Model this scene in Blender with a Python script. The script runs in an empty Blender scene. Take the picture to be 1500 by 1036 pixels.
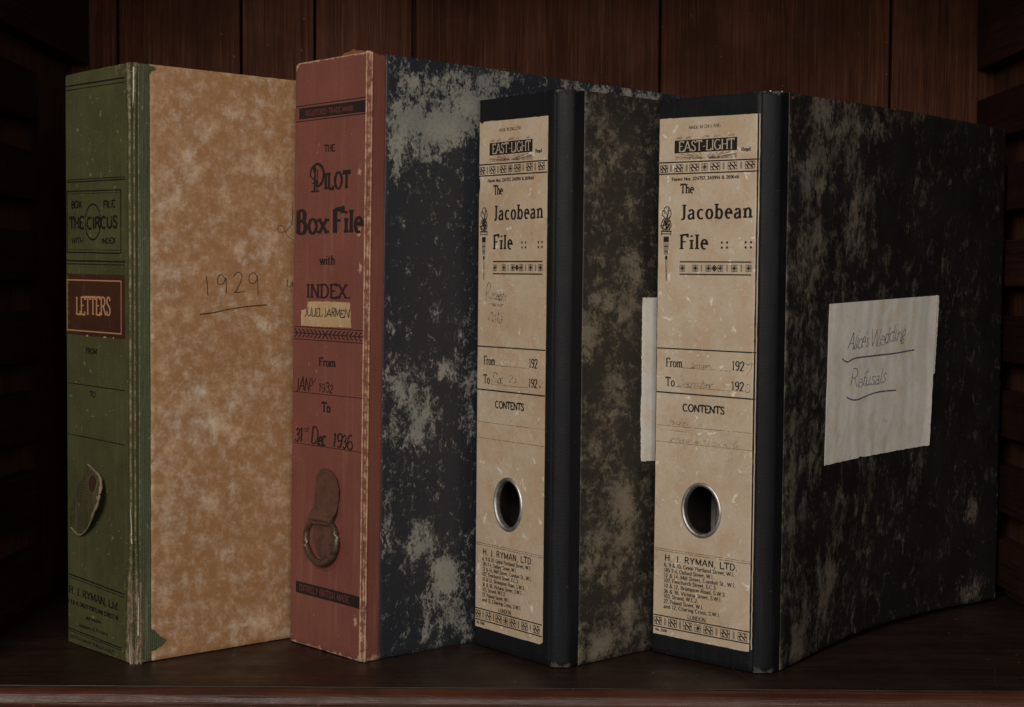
import bpy, bmesh, math, random
from math import sin, cos, pi, radians, exp, sqrt
from mathutils import Vector, Matrix, noise as mnoise
random.seed(7)
C = bpy.context.scene.collection
SC = bpy.context.scene

# ------------------------------------------------------------------ camera, world, lamps, exposure
cam_d = bpy.data.cameras.new('camera'); cam = bpy.data.objects.new('camera', cam_d); C.objects.link(cam)
cam_d.sensor_fit = 'HORIZONTAL'; cam_d.sensor_width = 36.0; cam_d.lens = 2265.23 / 1500 * 36
cam_d.clip_start = 0.05; cam_d.clip_end = 50
ROLL = radians(0.3358)
cam.matrix_world = (Matrix.Translation((0, 0, 0.22885)) @ Matrix.Rotation(radians(90 - 2.399), 4, 'X')
                    @ Matrix.Rotation(ROLL, 4, 'Z'))
SC.camera = cam
world = bpy.data.worlds.new('World'); SC.world = world; world.use_nodes = True
bgn = world.node_tree.nodes['Background']
bgn.inputs[0].default_value = (0.95, 0.93, 1.0, 1); bgn.inputs[1].default_value = 0.015
SC.view_settings.view_transform = 'Standard'; SC.view_settings.look = 'None'
SC.view_settings.exposure = 0.0; SC.view_settings.gamma = 1.0; SC.view_settings.use_curve_mapping = False


def area(name, loc, target, sx, sy, power, col):
    d = bpy.data.lights.new(name, 'AREA'); d.shape = 'RECTANGLE'; d.size = sx; d.size_y = sy
    d.energy = power; d.color = col
    o = bpy.data.objects.new(name, d); C.objects.link(o); o.location = loc
    o.rotation_euler = (Vector(target) - Vector(loc)).to_track_quat('-Z', 'Y').to_euler()
    return o


area('key_softbox', (-0.56, -0.58, 0.80), (0.0, 1.0, 0.18), 0.65, 0.8, 21.0, (1.0, 0.94, 0.87))
area('fill_softbox', (0.35, -0.75, 0.55), (0.05, 1.0, 0.15), 0.6, 0.6, 7.0, (1.0, 0.93, 0.85))

# ------------------------------------------------------------------ material helpers


class NT:
    def __init__(s, name):
        s.m = bpy.data.materials.new(name); s.m.use_nodes = True
        s.t = s.m.node_tree; s.t.nodes.clear()
        s.out = s.t.nodes.new('ShaderNodeOutputMaterial')
        s.b = s.t.nodes.new('ShaderNodeBsdfPrincipled')
        s.t.links.new(s.b.outputs[0], s.out.inputs[0])
        s.co = s.t.nodes.new('ShaderNodeTexCoord').outputs['Object']

    def set(s, sock, v):
        if isinstance(v, bpy.types.NodeSocket): s.t.links.new(v, sock)
        elif isinstance(v, (tuple, list)) and len(v) == 3 and sock.type == 'RGBA': sock.default_value = (*v, 1)
        else: sock.default_value = v

    def mp(s, scale=(1, 1, 1), loc=(0, 0, 0), rot=(0, 0, 0), vec=None):
        n = s.t.nodes.new('ShaderNodeMapping'); s.set(n.inputs['Vector'], vec or s.co)
        n.inputs['Scale'].default_value = scale; n.inputs['Location'].default_value = loc; n.inputs['Rotation'].default_value = rot
        return n.outputs[0]

    def noise(s, scale, detail=4, rough=.55, dist=0, vec=None, out=0):
        n = s.t.nodes.new('ShaderNodeTexNoise'); s.set(n.inputs['Vector'], vec or s.co)
        n.inputs['Scale'].default_value = scale; n.inputs['Detail'].default_value = detail
        n.inputs['Roughness'].default_value = rough; n.inputs['Distortion'].default_value = dist
        return n.outputs[out]

    def math(s, op, a, b=0.0, c=0.0, clamp=False):
        n = s.t.nodes.new('ShaderNodeMath'); n.operation = op; n.use_clamp = clamp
        s.set(n.inputs[0], a); s.set(n.inputs[1], b); s.set(n.inputs[2], c); return n.outputs[0]

    def sm(s, v, a, b, lo=0.0, hi=1.0):
        n = s.t.nodes.new('ShaderNodeMapRange'); n.interpolation_type = 'SMOOTHSTEP'
        s.set(n.inputs[0], v)
        if a > b: a, b, lo, hi = b, a, hi, lo
        n.inputs[1].default_value = a; n.inputs[2].default_value = b
        n.inputs[3].default_value = lo; n.inputs[4].default_value = hi; return n.outputs[0]

    def mix(s, f, a, b):
        n = s.t.nodes.new('ShaderNodeMix'); n.data_type = 'RGBA'
        s.set(n.inputs[0], f); s.set(n.inputs[6], a); s.set(n.inputs[7], b); return n.outputs[2]

    def xyz(s, vec=None):
        n = s.t.nodes.new('ShaderNodeSeparateXYZ'); s.set(n.inputs[0], vec or s.co); return n.outputs

    def attr(s, name):
        n = s.t.nodes.new('ShaderNodeAttribute'); n.attribute_name = name; return n.outputs['Fac']

    def rnd(s):
        return s.t.nodes.new('ShaderNodeObjectInfo').outputs['Random']

    def bump(s, h, strength=.5, dist=.0005, prev=None):
        n = s.t.nodes.new('ShaderNodeBump'); s.set(n.inputs['Height'], h)
        n.inputs['Strength'].default_value = strength; n.inputs['Distance'].default_value = dist
        if prev: s.set(n.inputs['Normal'], prev)
        return n.outputs[0]

    def done(s, col, rough=.7, nrm=None, metal=0.0, spec=.5, alpha=None):
        s.set(s.b.inputs['Base Color'], col); s.set(s.b.inputs['Roughness'], rough)
        s.set(s.b.inputs['Metallic'], metal); s.set(s.b.inputs['Specular IOR Level'], spec)
        if nrm: s.set(s.b.inputs['Normal'], nrm)
        if alpha is not None: s.set(s.b.inputs['Alpha'], alpha)
        return s.m


def weave(n, px, pz, ribs=0.0):
    """two crossed thread directions over the x/y plane coordinate and z (pitch in metres)"""
    x, y, z = n.xyz()[0:3]
    a = n.math('SINE', n.math('MULTIPLY', n.math('ADD', x, y), 2 * pi / px))
    b = n.math('SINE', n.math('MULTIPLY', z, 2 * pi / pz))
    return n.math('ADD', n.math('MULTIPLY', a, .5 + ribs), n.math('MULTIPLY', b, .5))


def cloth(name, base, dark, pale, thread=(.001, .0009), ribs=0.0, specks=.72, wearcol=(.30, .20, .13), rough=.75, con=1.0, spec=.3, wb=1.0):
    n = NT(name)
    w = weave(n, *thread, ribs)
    blot = n.noise(22, 5, .65)
    fine = n.noise(900, 2, .6)
    f = n.math('ADD', n.math('MULTIPLY', w, .12), n.math('ADD', n.math('MULTIPLY', blot, .9), n.math('MULTIPLY', fine, .5)))
    col = n.mix(n.sm(f, .35, 1.05), dark, base)
    streak = n.noise(30, 4, .7, vec=n.mp((6, 6, .35)))
    col = n.mix(n.math('MULTIPLY', n.sm(streak, .50, .80), .35 * con), col, pale)
    # pale scuff specks
    sp = n.noise(260, 3, .6, .6)
    col = n.mix(n.math('MULTIPLY', n.sm(sp, specks, specks + .05), .7), col, pale)
    # threadbare edges
    wn = n.math('ADD', n.attr('wear'), n.math('MULTIPLY', n.math('SUBTRACT', n.noise(220, 5, .7), .5), 1.5))
    wf = n.sm(wn, .42, .72)
    wc = n.mix(n.noise(700, 3, .6), wearcol, tuple(c * .45 for c in wearcol))
    col = n.mix(wf, col, wc)
    h = n.math('ADD', n.math('MULTIPLY', w, .5 * wb), n.math('MULTIPLY', fine, 1.2))
    nr = n.bump(h, .35, .0003, n.bump(n.noise(60, 4, .6), .25, .001))
    return n.done(col, n.sm(blot, .2, .8, rough - .1, rough + .1), nr, spec=spec)


def marble(name, darkA, darkB, lightA, lightB, vsc=(1, 1, 1), k=.9, th=(.46, .72), fine=95, bias=.0, rough=.5, wearcol=(.25, .17, .1), k2=1.2, kb=1.2, dist=.5):
    n = NT(name)
    v = n.mp(vsc)
    a = n.noise(fine, 7, .66, dist, vec=v)
    big = n.noise(26, 4, .6, .3, vec=v)
    a2 = n.noise(fine * 3.4, 6, .7, dist * 1.8, vec=n.mp(vsc, loc=(2, 5, 1)))
    s = n.math('ADD', n.attr('blot'), n.math('MULTIPLY', n.math('SUBTRACT', a, .5), k * 1.7))
    s = n.math('ADD', s, n.math('MULTIPLY', n.math('SUBTRACT', a2, .5), k * k2))
    s = n.math('ADD', s, n.math('MULTIPLY', n.math('SUBTRACT', big, .5 - bias), kb))
    f = n.sm(s, *th)
    dk = n.mix(n.noise(14, 4, .6), darkA, darkB)
    lt = n.mix(n.sm(n.noise(40, 4, .6, vec=n.mp(loc=(3, 1, 2))), .35, .65), lightA, lightB)
    lt = n.mix(n.math('MULTIPLY', n.sm(n.noise(420, 4, .7), .45, .75), .35), lt, dk)
    col = n.mix(f, dk, lt)
    col = n.mix(n.math('MULTIPLY', n.sm(n.noise(500, 3, .6), .70, .76), .5), col, lightA)
    wn = n.math('ADD', n.attr('wear'), n.math('MULTIPLY', n.math('SUBTRACT', n.noise(160, 4, .7), .5), 1.6))
    col = n.mix(n.sm(wn, .6, .85), col, wearcol)
    nr = n.bump(n.noise(700, 3, .6), .10, .0003, n.bump(n.noise(45, 3, .5), .25, .0012))
    return n.done(col, n.sm(n.noise(30, 4), .3, .7, rough - .08, rough + .12), nr, spec=.4)


def paper(name, base, stain, dark, rough=.75, wr=0.0, light=None, loc=(0, 0, 0)):
    n = NT(name)
    if any(loc): n.co = n.mp(loc=loc)
    st = n.noise(28, 6, .65, .4)
    col = n.mix(n.sm(st, .40, .68), base, stain)
    col = n.mix(n.math('MULTIPLY', n.sm(n.noise(55, 6, .7, .8, vec=n.mp(loc=(7, 7, 7))), .46, .66), .65), col, tuple(c * (.88, .74, .60)[i] for i, c in enumerate(base)))
    col = n.mix(n.math('MULTIPLY', n.sm(n.noise(1100, 2, .6), .45, .75), .22), col, dark)
    col = n.mix(n.math('MULTIPLY', n.sm(n.noise(90, 5, .7, vec=n.mp(loc=(5, 2, 1))), .58, .75), .45), col, dark)
    col = n.mix(n.math('MULTIPLY', n.sm(n.noise(420, 3, .6), .66, .74), .5), col, dark)
    # scratches and rubbed pale spots
    sc = n.noise(60, 3, .5, 1.2, vec=n.mp((1, 1, 1), rot=(.6, 0, 0)))
    line = n.math('ABSOLUTE', n.math('SUBTRACT', sc, .5))
    lm = n.math('MULTIPLY', n.sm(line, .008, 0), n.sm(n.noise(25, 3), .48, .56))
    col = n.mix(n.math('MULTIPLY', lm, .5), col, light or tuple(min(1, c * 1.35) for c in base))
    sp = n.noise(130, 4, .65, .5, vec=n.mp(loc=(9, 4, 7)))
    col = n.mix(n.math('MULTIPLY', n.sm(sp, .62, .68), .85), col, light or tuple(min(1, c * 1.4) for c in base))
    h = n.math('ADD', n.noise(300, 4, .6), n.math('MULTIPLY', n.noise(50, 3), 2))
    nr = n.bump(h, .2, .0004)
    if wr:
        wv = n.noise(16, 3, .55, 1.5, vec=n.mp((9, 9, .8)))
        nr = n.bump(wv, wr, .0012, nr)
    return n.done(col, rough, nr, spec=.3)


def ink(name, col, loss=.30, rough=.6, loss_w=.12):
    n = NT(name)
    a = n.noise(480, 4, .7); b = n.noise(60, 3, .6)
    v = n.math('ADD', n.math('MULTIPLY', a, .7), n.math('MULTIPLY', b, .3))
    al = n.sm(v, loss, loss + loss_w)
    return n.done(col, rough, alpha=al, spec=.3)


def wood(name, dark, mid, hi, axis='Z', rough=.45, scale=1.0, bumps=.3, rnd=.25, spec=.4, grain=1.0, dust=False):
    n = NT(name)
    r = n.math('MULTIPLY', n.rnd(), 3.7)
    st = {'Z': (1, 1, .03), 'X': (.03, 1, 1), 'Y': (1, .03, 1)}[axis]
    add = n.t.nodes.new('ShaderNodeVectorMath'); add.operation = 'ADD'
    n.set(add.inputs[0], n.co)
    cmb = n.t.nodes.new('ShaderNodeCombineXYZ')
    for k in range(3): n.set(cmb.inputs[k], r)
    n.set(add.inputs[1], cmb.outputs[0])
    v = n.mp(st, vec=add.outputs[0])
    g1 = n.noise(520 * scale, 5, .7, .2, vec=v)
    g2 = n.noise(70 * scale, 4, .6, 1.0, vec=v)
    pore = n.noise(1500 * scale, 2, .5, vec=n.mp(tuple(.5 if q > .5 else .012 for q in st), vec=add.outputs[0]))
    col = n.mix(n.sm(g2, .3, .7), dark, mid)
    col = n.mix(n.math('MULTIPLY', n.sm(g1, .45, .75), .7 * grain), col, hi)
    col = n.mix(n.math('MULTIPLY', n.sm(pore, .55, .68), .55 * grain), col, tuple(c * .35 for c in dark))
    col = n.mix(n.math('MULTIPLY', n.sm(n.noise(11, 4, .65), .42, .68), .55), col, tuple(c * .55 for c in dark))
    col = n.mix(n.math('MULTIPLY', n.sm(n.noise(170, 3, .6), .70, .75), .5), col, tuple(c * 1.5 for c in hi))
    if dust:
        col = n.mix(n.math('MULTIPLY', n.sm(n.noise(230, 2, .5), .745, .775), .8), col, (.22, .19, .16))
        l1 = n.math('ABSOLUTE', n.math('SUBTRACT', n.noise(7, 2, .5, .6, vec=n.mp((1.6, .5, 1), rot=(0, 0, .7))), .5))
        col = n.mix(n.math('MULTIPLY', n.math('MULTIPLY', n.sm(l1, .0035, 0), n.sm(n.noise(16, 3), .50, .60)), .22), col, (.09, .065, .055))
        col = n.mix(n.math('MULTIPLY', n.sm(n.noise(45, 6, .7), .5, .8), .3), col, (.055, .042, .034))
    hs = n.t.nodes.new('ShaderNodeHueSaturation'); n.set(hs.inputs['Color'], col)
    n.set(hs.inputs['Value'], n.sm(n.rnd(), 0, 1, 1 - rnd, 1 + rnd)); col = hs.outputs[0]
    nr = n.bump(n.math('ADD', g1, n.math('MULTIPLY', pore, .8)), bumps, .0006)
    return n.done(col, n.sm(n.noise(35, 5, .65), .3, .75, rough - .1, rough + .15), nr, spec=spec)


M = {}
M['green'] = cloth('green_cloth', (.070, .068, .022), (.038, .039, .013), (.20, .19, .11), specks=.66, wearcol=(.26, .19, .12), con=.35)
M['tabcloth'] = cloth('faded_tab_cloth', (.075, .062, .022), (.032, .028, .011), (.24, .20, .12), thread=(.0020, .0018), specks=.66, con=.8, wb=2.0)
M['green_rib'] = cloth('green_ribbed_cloth', (.088, .096, .046), (.036, .046, .020), (.24, .24, .16), thread=(.0013, .0010), ribs=.7, specks=.66, con=.9)
M['red'] = cloth('red_cloth', (.185, .060, .043), (.130, .041, .030), (.32, .17, .12), specks=.70, wearcol=(.56, .35, .22), con=.7)
M['black'] = cloth('black_cloth', (.0085, .0088, .0110), (.0045, .0045, .0055), (.045, .046, .050), specks=.70, wearcol=(.11, .10, .085), con=.6, rough=.58, spec=.18, thread=(.0009, .0008), wb=.3)
M['m_tan'] = marble('tan_marbled_paper', (.325, .168, .070), (.255, .126, .052), (.56, .39, .24), (.60, .50, .41), k=2.1, th=(-.42, 1.55), fine=120, bias=.0, rough=.6, k2=.8, kb=.45, dist=.12)
M['m_red'] = marble('black_white_marbled_paper', (.017, .021, .030), (.022, .023, .026), (.270, .260, .215), (.200, .200, .180), vsc=(1, 1, .75), k=2.2, th=(.02, .92), fine=140, bias=-.03, rough=.40, k2=1.6)
M['m_b3'] = marble('dark_marbled_paper', (.018, .016, .014), (.024, .021, .017), (.185, .160, .108), (.140, .112, .080), k=2.1, th=(-.08, 1.08), fine=115, bias=.05, rough=.5, k2=1.25)
M['m_b4'] = marble('brown_marbled_paper', (.008, .0075, .0072), (.013, .0115, .0095), (.150, .125, .090), (.115, .103, .080), vsc=(1, 1, .6), k=2.1, th=(-.08, 1.10), fine=100, bias=.05, rough=.5, k2=1.25)
M['label'] = paper('aged_label_paper', (.47, .385, .285), (.41, .31, .215), (.22, .14, .08), light=(.66, .60, .50))
M['note'] = paper('white_note_paper', (.77, .74, .68), (.72, .68, .61), (.58, .52, .44), wr=.05, light=(.6, .58, .54))
M['note2'] = paper('bright_white_paper', (.80, .77, .70), (.74, .70, .62), (.5, .44, .36), light=(.85, .82, .78))
M['label2'] = paper('aged_label_paper_warm', (.46, .365, .26), (.40, .29, .19), (.20, .12, .07), light=(.64, .58, .49), loc=(31, 17, 23))
M['tag'] = paper('yellowed_tag_paper', (.42, .30, .17), (.34, .22, .11), (.20, .12, .06))
M['cream'] = paper('cream_box_paper', (.40, .30, .19), (.33, .22, .12), (.2, .13, .08))
M['torn'] = paper('torn_paper', (.50, .45, .38), (.40, .33, .25), (.25, .17, .12))
M['fray'] = paper('frayed_cotton', (.22, .165, .115), (.16, .11, .07), (.10, .06, .04), light=(.32, .27, .21))
M['sheets'] = paper('grey_sheets', (.36, .35, .33), (.26, .25, .23), (.12, .1, .09))
M['liner'] = paper('shade_toned_liner', (.045, .042, .038), (.03, .028, .025), (.12, .1, .09))  # liner colour darkened to stand for the shade seen through the finger hole
M['titlebg'] = paper('brown_title_leather', (.052, .020, .011), (.040, .015, .009), (.09, .04, .02), rough=.5, light=(.08, .035, .02))
M['gold'] = ink('gold_ink', (.40, .20, .10), .28)
M['ink'] = ink('black_printing_ink', (.012, .009, .007), .27)
M['ink_green'] = ink('black_ink_on_cloth', (.006, .006, .005), .34, loss_w=.16)
M['ink_red'] = ink('black_ink_on_red_cloth', (.014, .009, .009), .30)
M['ink_faint'] = ink('faint_brown_print', (.11, .06, .035), .36, loss_w=.25)
M['ink_paper'] = ink('label_coloured_lettering', (.42, .35, .26), .25)
M['ink_redt'] = ink('red_lettering', (.11, .030, .024), .30)
M['pen'] = ink('brown_pen_ink', (.075, .045, .030), .40, loss_w=.2)
M['pen2'] = ink('violet_pen_ink', (.085, .07, .165), .32, loss_w=.2)
M['pen3'] = ink('dark_pen_ink', (.045, .022, .012), .32, loss_w=.2)
M['pencil'] = ink('faint_pencil', (.20, .145, .10), .44, loss_w=.2)
n_ = NT('dull_metal'); M['metal'] = n_.done(n_.mix(n_.sm(n_.noise(160, 5, .7), .4, .7), (.62, .60, .57), (.40, .38, .34)), n_.sm(n_.noise(90, 4), .3, .7, .42, .60), metal=1.0)
n_ = NT('tarnished_brass'); M['brass'] = n_.done(n_.mix(n_.sm(n_.noise(240, 5, .7), .4, .7), (.100, .060, .037), (.045, .027, .018)), .40, n_.bump(n_.noise(300, 4), .4, .0006), metal=.35)
n_ = NT('brown_leather'); M['leather'] = n_.done(n_.mix(n_.sm(n_.noise(130, 5, .7), .35, .7), (.095, .043, .030), (.050, .025, .018)), .42, n_.bump(n_.noise(500, 4), .5, .0006, n_.bump(n_.noise(80, 3), .4, .001)))
n_ = NT('copper_rivet'); M['rivet'] = n_.done(n_.mix(n_.noise(200, 4), (.10, .045, .035), (.06, .03, .022)), .45, metal=.4)
n_ = NT('orange_scrap'); M['orange'] = n_.done(n_.mix(n_.noise(150, 4), (.24, .085, .035), (.12, .04, .02)), .7)
M['plank'] = wood('dark_oak_plank', (.037, .0132, .0070), (.066, .0238, .0122), (.122, .049, .026), 'Z', .7, 1.0, .45, .15, spec=.05)
M['cleat'] = wood('dark_oak_cleat', (.015, .0052, .0034), (.026, .0092, .0054), (.042, .016, .009), 'Y', .6, .6, .5, .25, spec=.15)
M['sidew'] = wood('dark_oak_side', (.040, .017, .009), (.075, .030, .015), (.11, .048, .024), 'Z', .6, 1.0, .4, .1, spec=.12)
M['shelf'] = wood('dark_shelf_board', (.016, .0080, .0050), (.026, .0125, .0078), (.040, .020, .0125), 'X', .44, .6, .35, .0, grain=.9, spec=.3, dust=True)
M['bead'] = wood('polished_bead', (.038, .0125, .0065), (.066, .0210, .0100), (.110, .038, .018), 'X', .42, .5, 1.0, .0, spec=.30)

# ------------------------------------------------------------------ object helpers


def link(name, bm, mat, parent=None, smooth=None, kind=None, label=None):
    if name in ('printed_lettering', 'handwriting', 'faint_print', 'pencil_writing', 'reversed_lettering', 'gold_lettering', 'name_lettering'): kind = 'stuff'
    me = bpy.data.meshes.new(name)
    bmesh.ops.remove_doubles(bm, verts=bm.verts, dist=1e-7)
    bmesh.ops.recalc_face_normals(bm, faces=bm.faces)
    bm.to_mesh(me); bm.free()
    me.materials.append(M[mat] if isinstance(mat, str) else mat)
    if smooth:
        me.shade_smooth()
        me.set_sharp_from_angle(angle=radians(smooth))
    o = bpy.data.objects.new(name, me); C.objects.link(o)
    if parent: o.parent = parent
    if kind: o['kind'] = kind
    if label: o['label'] = label
    return o


def box(bm, x0, x1, y0, y1, z0, z1, bev=0.0):
    r = bmesh.ops.create_cube(bm, size=1)
    vs = r['verts']
    for v in vs:
        v.co = Vector(((x0 + x1) / 2 + v.co.x * (x1 - x0), (y0 + y1) / 2 + v.co.y * (y1 - y0), (z0 + z1) / 2 + v.co.z * (z1 - z0)))
    if bev:
        es = list({e for v in vs for e in v.link_edges})
        bmesh.ops.bevel(bm, geom=es, offset=bev, segments=2, affect='EDGES', profile=.5)


def empty(name, mw, **props):
    o = bpy.data.objects.new(name, None); C.objects.link(o); o.empty_display_size = .05
    o.matrix_world = mw
    for k, v in props.items(): o[k] = v
    return o


def fb(x, y, z, s):
    return mnoise.noise(Vector((x * s, y * s, z * s)))

# ------------------------------------------------------------------ file geometry


class File:
    """frame: origin at near bottom corner; local +x runs along the visible side, T runs along the spine.
    a = mm along the wrap: a>0 visible side, -W<a<0 spine, a<-W hidden side"""
    def __init__(s, x, y, ts, tt, h, W, k, m, rho, rho2, L=.28):
        s.W, s.h, s.rho, s.rho2, s.L = W, h, rho, rho2, L; s.k = .30 if rho > .005 else .55
        d = tt - ts; s.T = Vector((cos(d), sin(d))); s.S = Vector((1, 0))
        s.nsp = Vector((-sin(d), cos(d))); s.nsd = Vector((0, -1))
        s.warp = None; s.ridge = None
        lean = Matrix.Rotation(k, 4, 'Y') @ Matrix.Rotation(-m, 4, 'X')
        s.mw = Matrix.Translation((x, y, .0004)) @ lean @ Matrix.Rotation(ts, 4, 'Z')

    def base(s, a):
        r, r2 = s.rho, s.rho2
        if a >= r: return s.S * a, s.nsd
        if a > -r:
            p0, p3 = s.T * r, s.S * r; t = (a + r) / (2 * r); k = s.k
            p1 = p0 * (1 - k); p2 = p3 * (1 - k); u = 1 - t
            p = p0 * u**3 + p1 * 3 * u * u * t + p2 * 3 * u * t * t + p3 * t**3
            tg = ((p1 - p0) * u * u + (p2 - p1) * 2 * u * t + (p3 - p2) * t * t).normalized()
            return p, Vector((tg.y, -tg.x))
        if a >= -s.W + r2: return s.T * (-a), s.nsp
        if a > -s.W - r2:
            c = s.T * s.W; p0, p3 = c + s.S * r2, c - s.T * r2; t = (a + s.W + r2) / (2 * r2); k = .55
            p1 = c + s.S * r2 * (1 - k); p2 = c - s.T * r2 * (1 - k); u = 1 - t
            p = p0 * u**3 + p1 * 3 * u * u * t + p2 * 3 * u * t * t + p3 * t**3
            tg = ((p1 - p0) * u * u + (p2 - p1) * 2 * u * t + (p3 - p2) * t * t).normalized()
            return p, Vector((tg.y, -tg.x))
        return s.T * s.W + s.S * (-a - s.W), Vector((0, 1))

    def P(s, a, z, off=0.0):
        p, n = s.base(a)
        dz = 0
        if s.warp and a > 0:
            w, dz = s.warp(a, z); off += w
        if s.ridge: off += s.ridge(a, z)
        q = p + n * off
        return Vector((q.x, q.y, z + dz))

    def sp(s, u, z, off=0.0):      # spine point: u mm from the far (left) edge
        return s.P(-(s.W - u / 1000), z / 1000, off / 1000)

    def sd(s, u, z, off=0.0):      # side point: u mm from near corner
        return s.P(u / 1000, z / 1000, off / 1000)


def grid_slab(fn, As, Zs, th, attrs=None, hole=None, jit=None, inset=.35e-3):
    """closed thin solid: outer surface fn(a,z,0), inner fn(a,z,-th); soft rims; optional elliptical hole in one cell"""
    bm = bmesh.new()
    lay = {k: bm.verts.layers.float.new(k) for k in (attrs or {})}
    na, nz = len(As), len(Zs)

    def add(a, z, off):
        v = bm.verts.new(fn(a, z, off))
        for k, f in (attrs or {}).items(): v[lay[k]] = f(a, z)
        return v
    def jz(i, j):
        a, z = As[i], Zs[j]
        if jit: a, z = jit(a, z, i, j, na, nz)
        return a, z
    out = [[add(*jz(i, j), 0) for j in range(nz)] for i in range(na)]
    inn = [[add(*jz(i, j), -th) for j in range(nz)] for i in range(na)]
    hc = None
    if hole:
        ca, cz, ra, rz, hi, hj = hole
    for i in range(na - 1):
        for j in range(nz - 1):
            if hole and i == hi and j == hj: continue
            bm.faces.new((out[i][j], out[i + 1][j], out[i + 1][j + 1], out[i][j + 1]))
            bm.faces.new((inn[i][j], inn[i][j + 1], inn[i + 1][j + 1], inn[i + 1][j]))
    if hole:
        N = 64
        ringo = [add(ca + ra * cos(2 * pi * k / N), cz + rz * sin(2 * pi * k / N), 0) for k in range(N)]
        ringi = [add(ca + ra * cos(2 * pi * k / N), cz + rz * sin(2 * pi * k / N), -th) for k in range(N)]
        for g, ring in ((out, ringo), (inn, ringi)):
            cs = [g[hi + 1][hj + 1], g[hi][hj + 1], g[hi][hj], g[hi + 1][hj]]   # quadrants 0..3
            for q in range(4):
                for k in range(N // 4):
                    a0 = q * N // 4 + k
                    bm.faces.new((cs[q], ring[a0], ring[(a0 + 1) % N]))
                bm.faces.new((cs[q], cs[(q + 1) % 4], ring[((q + 1) * N // 4) % N]))
        for k in range(N):
            bm.faces.new((ringo[k], ringo[(k + 1) % N], ringi[(k + 1) % N], ringi[k]))
    # rims with one rounding loop
    loop = [(i, 0) for i in range(na)] + [(na - 1, j) for j in range(1, nz)] + [(i, nz - 1) for i in range(na - 2, -1, -1)] + [(0, j) for j in range(nz - 2, 0, -1)]
    mid = []
    for (i, j) in loop:
        a, z = jz(i, j)
        if i == 0: a -= inset
        if i == na - 1: a += inset
        if j == 0: z -= inset
        if j == nz - 1: z += inset
        mid.append((add(a, z, -inset), add(a, z, -max(inset, th - inset))))
    n = len(loop)
    for k in range(n):
        (i, j), (i2, j2) = loop[k], loop[(k + 1) % n]
        m, m2 = mid[k], mid[(k + 1) % n]
        bm.faces.new((out[i][j], out[i2][j2], m2[0], m[0]))
        if th > 2 * inset: bm.faces.new((m[0], m2[0], m2[1], m[1]))
        e, e2 = (m[1], m2[1]) if th > 2 * inset else (m[0], m2[0])
        bm.faces.new((e, e2, inn[i2][j2], inn[i][j]))
    return bm


def lin(a, b, n): return [a + (b - a) * i / (n - 1) for i in range(n)]

# ------------------------------------------------------------------ lettering (stroke skeletons -> ribbons of ink)


def E(cx, cy, rx, ry, a0, a1, n=10):
    return [(cx + rx * cos(radians(a0 + (a1 - a0) * i / n)), cy + ry * sin(radians(a0 + (a1 - a0) * i / n))) for i in range(n + 1)]


def CR(pts, n=5):
    p = [pts[0]] + list(pts) + [pts[-1]]; o = []
    for i in range(1, len(p) - 2):
        for k in range(n):
            t = k / n; q = []
            for d in (0, 1):
                a, b, c, e = p[i - 1][d], p[i][d], p[i + 1][d], p[i + 2][d]
                q.append(.5 * (2 * b + (c - a) * t + (2 * a - 5 * b + 4 * c - e) * t * t + (3 * b - a - 3 * c + e) * t**3))
            o.append(tuple(q))
    o.append(pts[-1]); return o


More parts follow.
